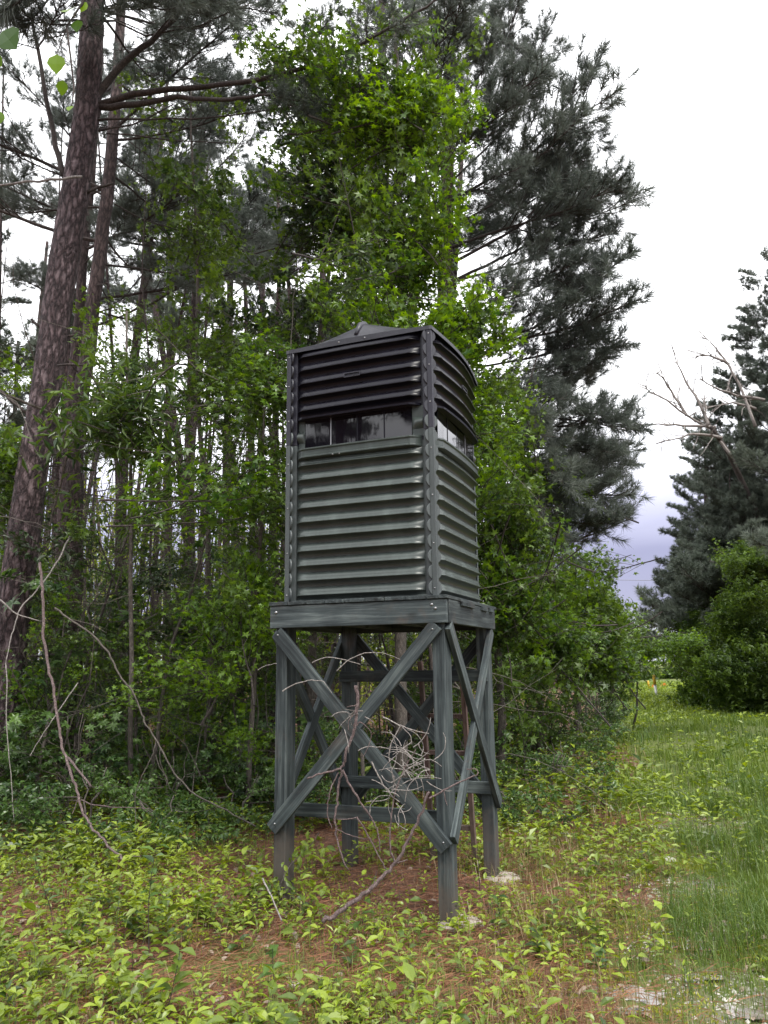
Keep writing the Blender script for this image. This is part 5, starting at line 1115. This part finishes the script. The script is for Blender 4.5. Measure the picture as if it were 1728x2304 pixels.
stick('dead_branch', [(L3([(240, 180), (252, 300), (258, 450), (262, 640), (290, 780), (315, 900), (335, 1040), (355, 1180), (385, 1320), (415, 1410), (450, 1520), (485, 1640), (540, 1740), (560, 1790), (640, 1870), (690, 1920), (750, 1970)], 7.9, 6.1), .015, .008),
    (L3([(410, 1350), (470, 1430), (550, 1525)], 7.1, 6.8), .011, .008), (L3([(490, 1605), (560, 1635), (700, 1650), (900, 1660)], 6.8, 6.6), .006, .003), (L3([(470, 1600), (435, 1690)], 6.8, 6.7), .004, .003), (L3([(700, 1950), (850, 1945)], 6.2, 6.1), .005, .003)],
    'long peeling reddish dead branch leaning down into the plants at the left', 'dead_red')
stick('dead_branch', [(L3([(330, 450), (430, 525), (550, 605), (640, 700), (690, 790), (730, 880), (800, 945), (840, 1050), (870, 1130), (930, 1230), (960, 1280), (1050, 1450), (1140, 1550), (1240, 1610), (1400, 1690), (1540, 1765)], 7.8, 7.0), .010, .006),
    (L3([(940, 1250), (920, 1340), (870, 1430), (815, 1550), (812, 1680), (830, 1850)], 7.3, 7.2), .005, .003), (L3([(965, 1290), (960, 1370), (1000, 1470), (1025, 1540)], 7.3, 7.3), .005, .003)], 'bent grey branch arching through the shrubs toward the foot of the stand', 'bark_thin')
stick('dead_branch', [(L3([(430, 0), (370, 130), (300, 240), (220, 350), (120, 450), (85, 560), (60, 660), (35, 780)], 8.2, 7.6), .009, .005), (L3([(35, 780), (45, 900), (35, 1100), (50, 1300), (70, 1500), (85, 1730)], 7.6, 7.3), .006, .003), (L3([(470, 900), (400, 1000), (330, 1100), (250, 1220), (180, 1340)], 7.8, 7.4), .006, .003), (L3([(0, 400), (100, 490), (250, 530)], 7.7, 7.8), .01, .005)], 'thin grey branch curving down across the base of the leaning pine')
# vine on the left leg
t = empty('climbing_vine', tuple(loc2w(-.02, SW - .08, 0)), 0, label='light green ivy like vine climbing the foot of the left leg of the stand', cat='vine')
ro = np.array(t.location); P = curve((0, 0, -.02), (0, 0, 1), .62, 12, rng, .22, .1); MB().tube(P, .003, 4).obj('stem', M['bark_thin'], t)
mb = MB(); r = np.random.default_rng(5); m = 46; i = r.integers(2, 12, m); p = P[i] + r.normal(size=(m, 3)) * [.05, .035, .03]; d = r.normal(size=(m, 3)); d[:, 2] -= .6; up = r.normal(size=(m, 3)) * .3 + [-.3, -1, .4]
scatter(mb, OVATE, p, d, up, r.uniform(.04, .075, m), np.clip(r.normal(.75, .12, m), 0, 1)); mb.obj('leaves', M['leaf_ground'], t)
# distinctive seedlings
def seedling(px, py, h, n, size, label, mat='leaf_glossy', name='seedling', leaf=OVATE):
    x, y = ground_at(px, py); t = root_at(name, x, y, label=label, cat='seedling'); r = np.random.default_rng(int(px)); P = curve((0, 0, -.02), (0, 0, 1), h, 8, r, .05, .05); MB().tube(P, np.linspace(.003, .0015, 9), 5).obj('stem', M['bark_limb'], t)
    k = np.linspace(.35, 1, n) * 8; p = np.stack([np.interp(k, np.arange(9), P[:, c]) for c in range(3)], 1); a = np.arange(n) * math.pi + (np.arange(n) // 2) * .5 + r.normal(0, .2, n); d = np.stack([np.cos(a), np.sin(a), r.uniform(-.1, .5, n)], 1); up = r.normal(size=(n, 3)) * .2; up[:, 2] += 1
    mb = MB(); scatter(mb, leaf, p, d, up, size * r.uniform(.75, 1.15, n), np.clip(r.normal(.5, .15, n), 0, 1)); mb.obj('leaves', M[mat], t)
seedling(335, 2150, .62, 14, .085, 'tall thin dark stemmed seedling in the left foreground'); seedling(125, 2110, .55, 12, .07, 'slim purple stemmed weed near the left edge of the foreground')
seedling(370, 2300, .34, 12, .11, 'broad leaved green seedling at the bottom edge left of centre', 'leaf_ground'); seedling(610, 2260, .30, 10, .09, 'dark green seedling at the bottom below the left leg')
seedling(1350, 2190, .16, 10, .07, 'small dark star shaped plant beside the puddle'); seedling(1130, 2120, .28, 12, .08, 'leafy weed right of the front footing', 'leaf_ground')
seedling(300, 2240, .25, 9, .10, 'large leaved yellow green seedling in the bottom left plants', 'leaf_ground'); seedling(1080, 2010, .35, 10, .07, 'thin weed between the two concrete footings', 'leaf_ground')
# leaves hanging close to the camera at upper left
def hanging(lines, leaves, label):
    t, o = stick('overhanging_twig', [(l, .004, .0015) for l in lines], label, 'bark_limb', 'twig')
    for (px, py, Y, s, tint) in leaves:
        mb = MB(); n = 1; d = np.array([[rng.normal() * .5, rng.normal() * .3, -1.0]]); scatter(mb, ovate_leaf(.46, .05, .05), [at(px, py, Y) - o], d, np.array([[rng.normal() * .3, -1, .3]]), s, tint); mb.obj('leaf', M['leaf_bright'], t)
hanging([[(240, -60, 2.3), (190, 0, 2.3), (150, 60, 2.3), (128, 120, 2.3)], [(190, 0, 2.3), (165, 40, 2.3)], [(150, 60, 2.3), (168, 200, 2.3), (160, 240, 2.3)]],
        [(160, 20, 2.3, .065, .9), (195, 5, 2.3, .04, .9), (128, 122, 2.3, .07, .85), (142, 180, 2.3, .05, .8), (160, 238, 2.3, .03, .9), (175, 45, 2.3, .05, .2)], 'twig with big yellow green leaves hanging close to the viewer at upper left')
hanging([[(-80, 40, 1.9), (-20, 90, 1.9), (5, 110, 1.9)], [(-80, 200, 2.2), (-10, 260, 2.2)]], [(5, 70, 1.9, .09, .1), (-10, 110, 1.9, .07, .6), (0, 250, 2.2, .05, .8)], 'dark blurred leaves poking in at the left edge')

# ============================================================ FAR END OF THE TRACK
def post(px, py, Y, h, r, label, split=.62, lean=0.0):
    b = at(px, py, Y); t = empty('marker_post', tuple(b), 0, label=label, cat='marker post', group='utility marker posts at the end of the track'); t.rotation_euler = (0, lean, 0)
    MB().tube([(0, 0, -.4), (0, 0, h * split)], r, 10).obj('pole', M['white'], t, smooth=True); MB().tube([(0, 0, h * split), (0, 0, h * .98), (0, 0, h)], [r * 1.15, r * 1.15, r * .6], 10).obj('cap', M['yellow'], t, smooth=True)
post(1479, 1577, 35, 1.12, .055, 'white marker post with an orange yellow top at the end of the track', lean=-.07); post(1461, 1556, 42, .56, .045, 'thin shorter yellow green marker post left of the white one', .3, -.05)
def sign(px, py, Y, w, h, label):
    b = at(px, py, Y); t = empty('warning_sign', (b[0], b[1], float(gh(b[0], b[1]))), 0, label=label, cat='sign', group='orange signs at the end of the track'); z = b[2] - t.location.z
    MB().prism([(-w / 2, z), (0, z - h / 2), (w / 2, z), (0, z + h / 2)], 1, -.012, .012).obj('panel', M['orange'], t, bevel=.004); MB().box(-.025, .025, .014, .05, -.3, z + h * .3).obj('sign_post', M['wire'], t)
sign(1495, 1543, 45, .46, .34, 'orange diamond sign right of the white marker post'); sign(1470, 1552, 43, .34, .60, 'orange sign partly behind the white marker post')
for (y1, y2, Y, lb) in ((1300, 1304, 70, 'upper thin power line crossing the gap above the track'), (1381, 1383, 75, 'lower thin power line crossing the gap above the track')):
    P = [at(1180 + 60 * k, y1 + (y2 - y1) * k / 10 - 4 * (1 - ((k - 5) / 5) ** 2) * -1, Y) for k in range(11)]; o = P[0]; ob = MB().tube(np.array(P) - o, .022, 5).obj('power_line', M['wire'], label=lb, cat='power line'); ob.location = tuple(o)
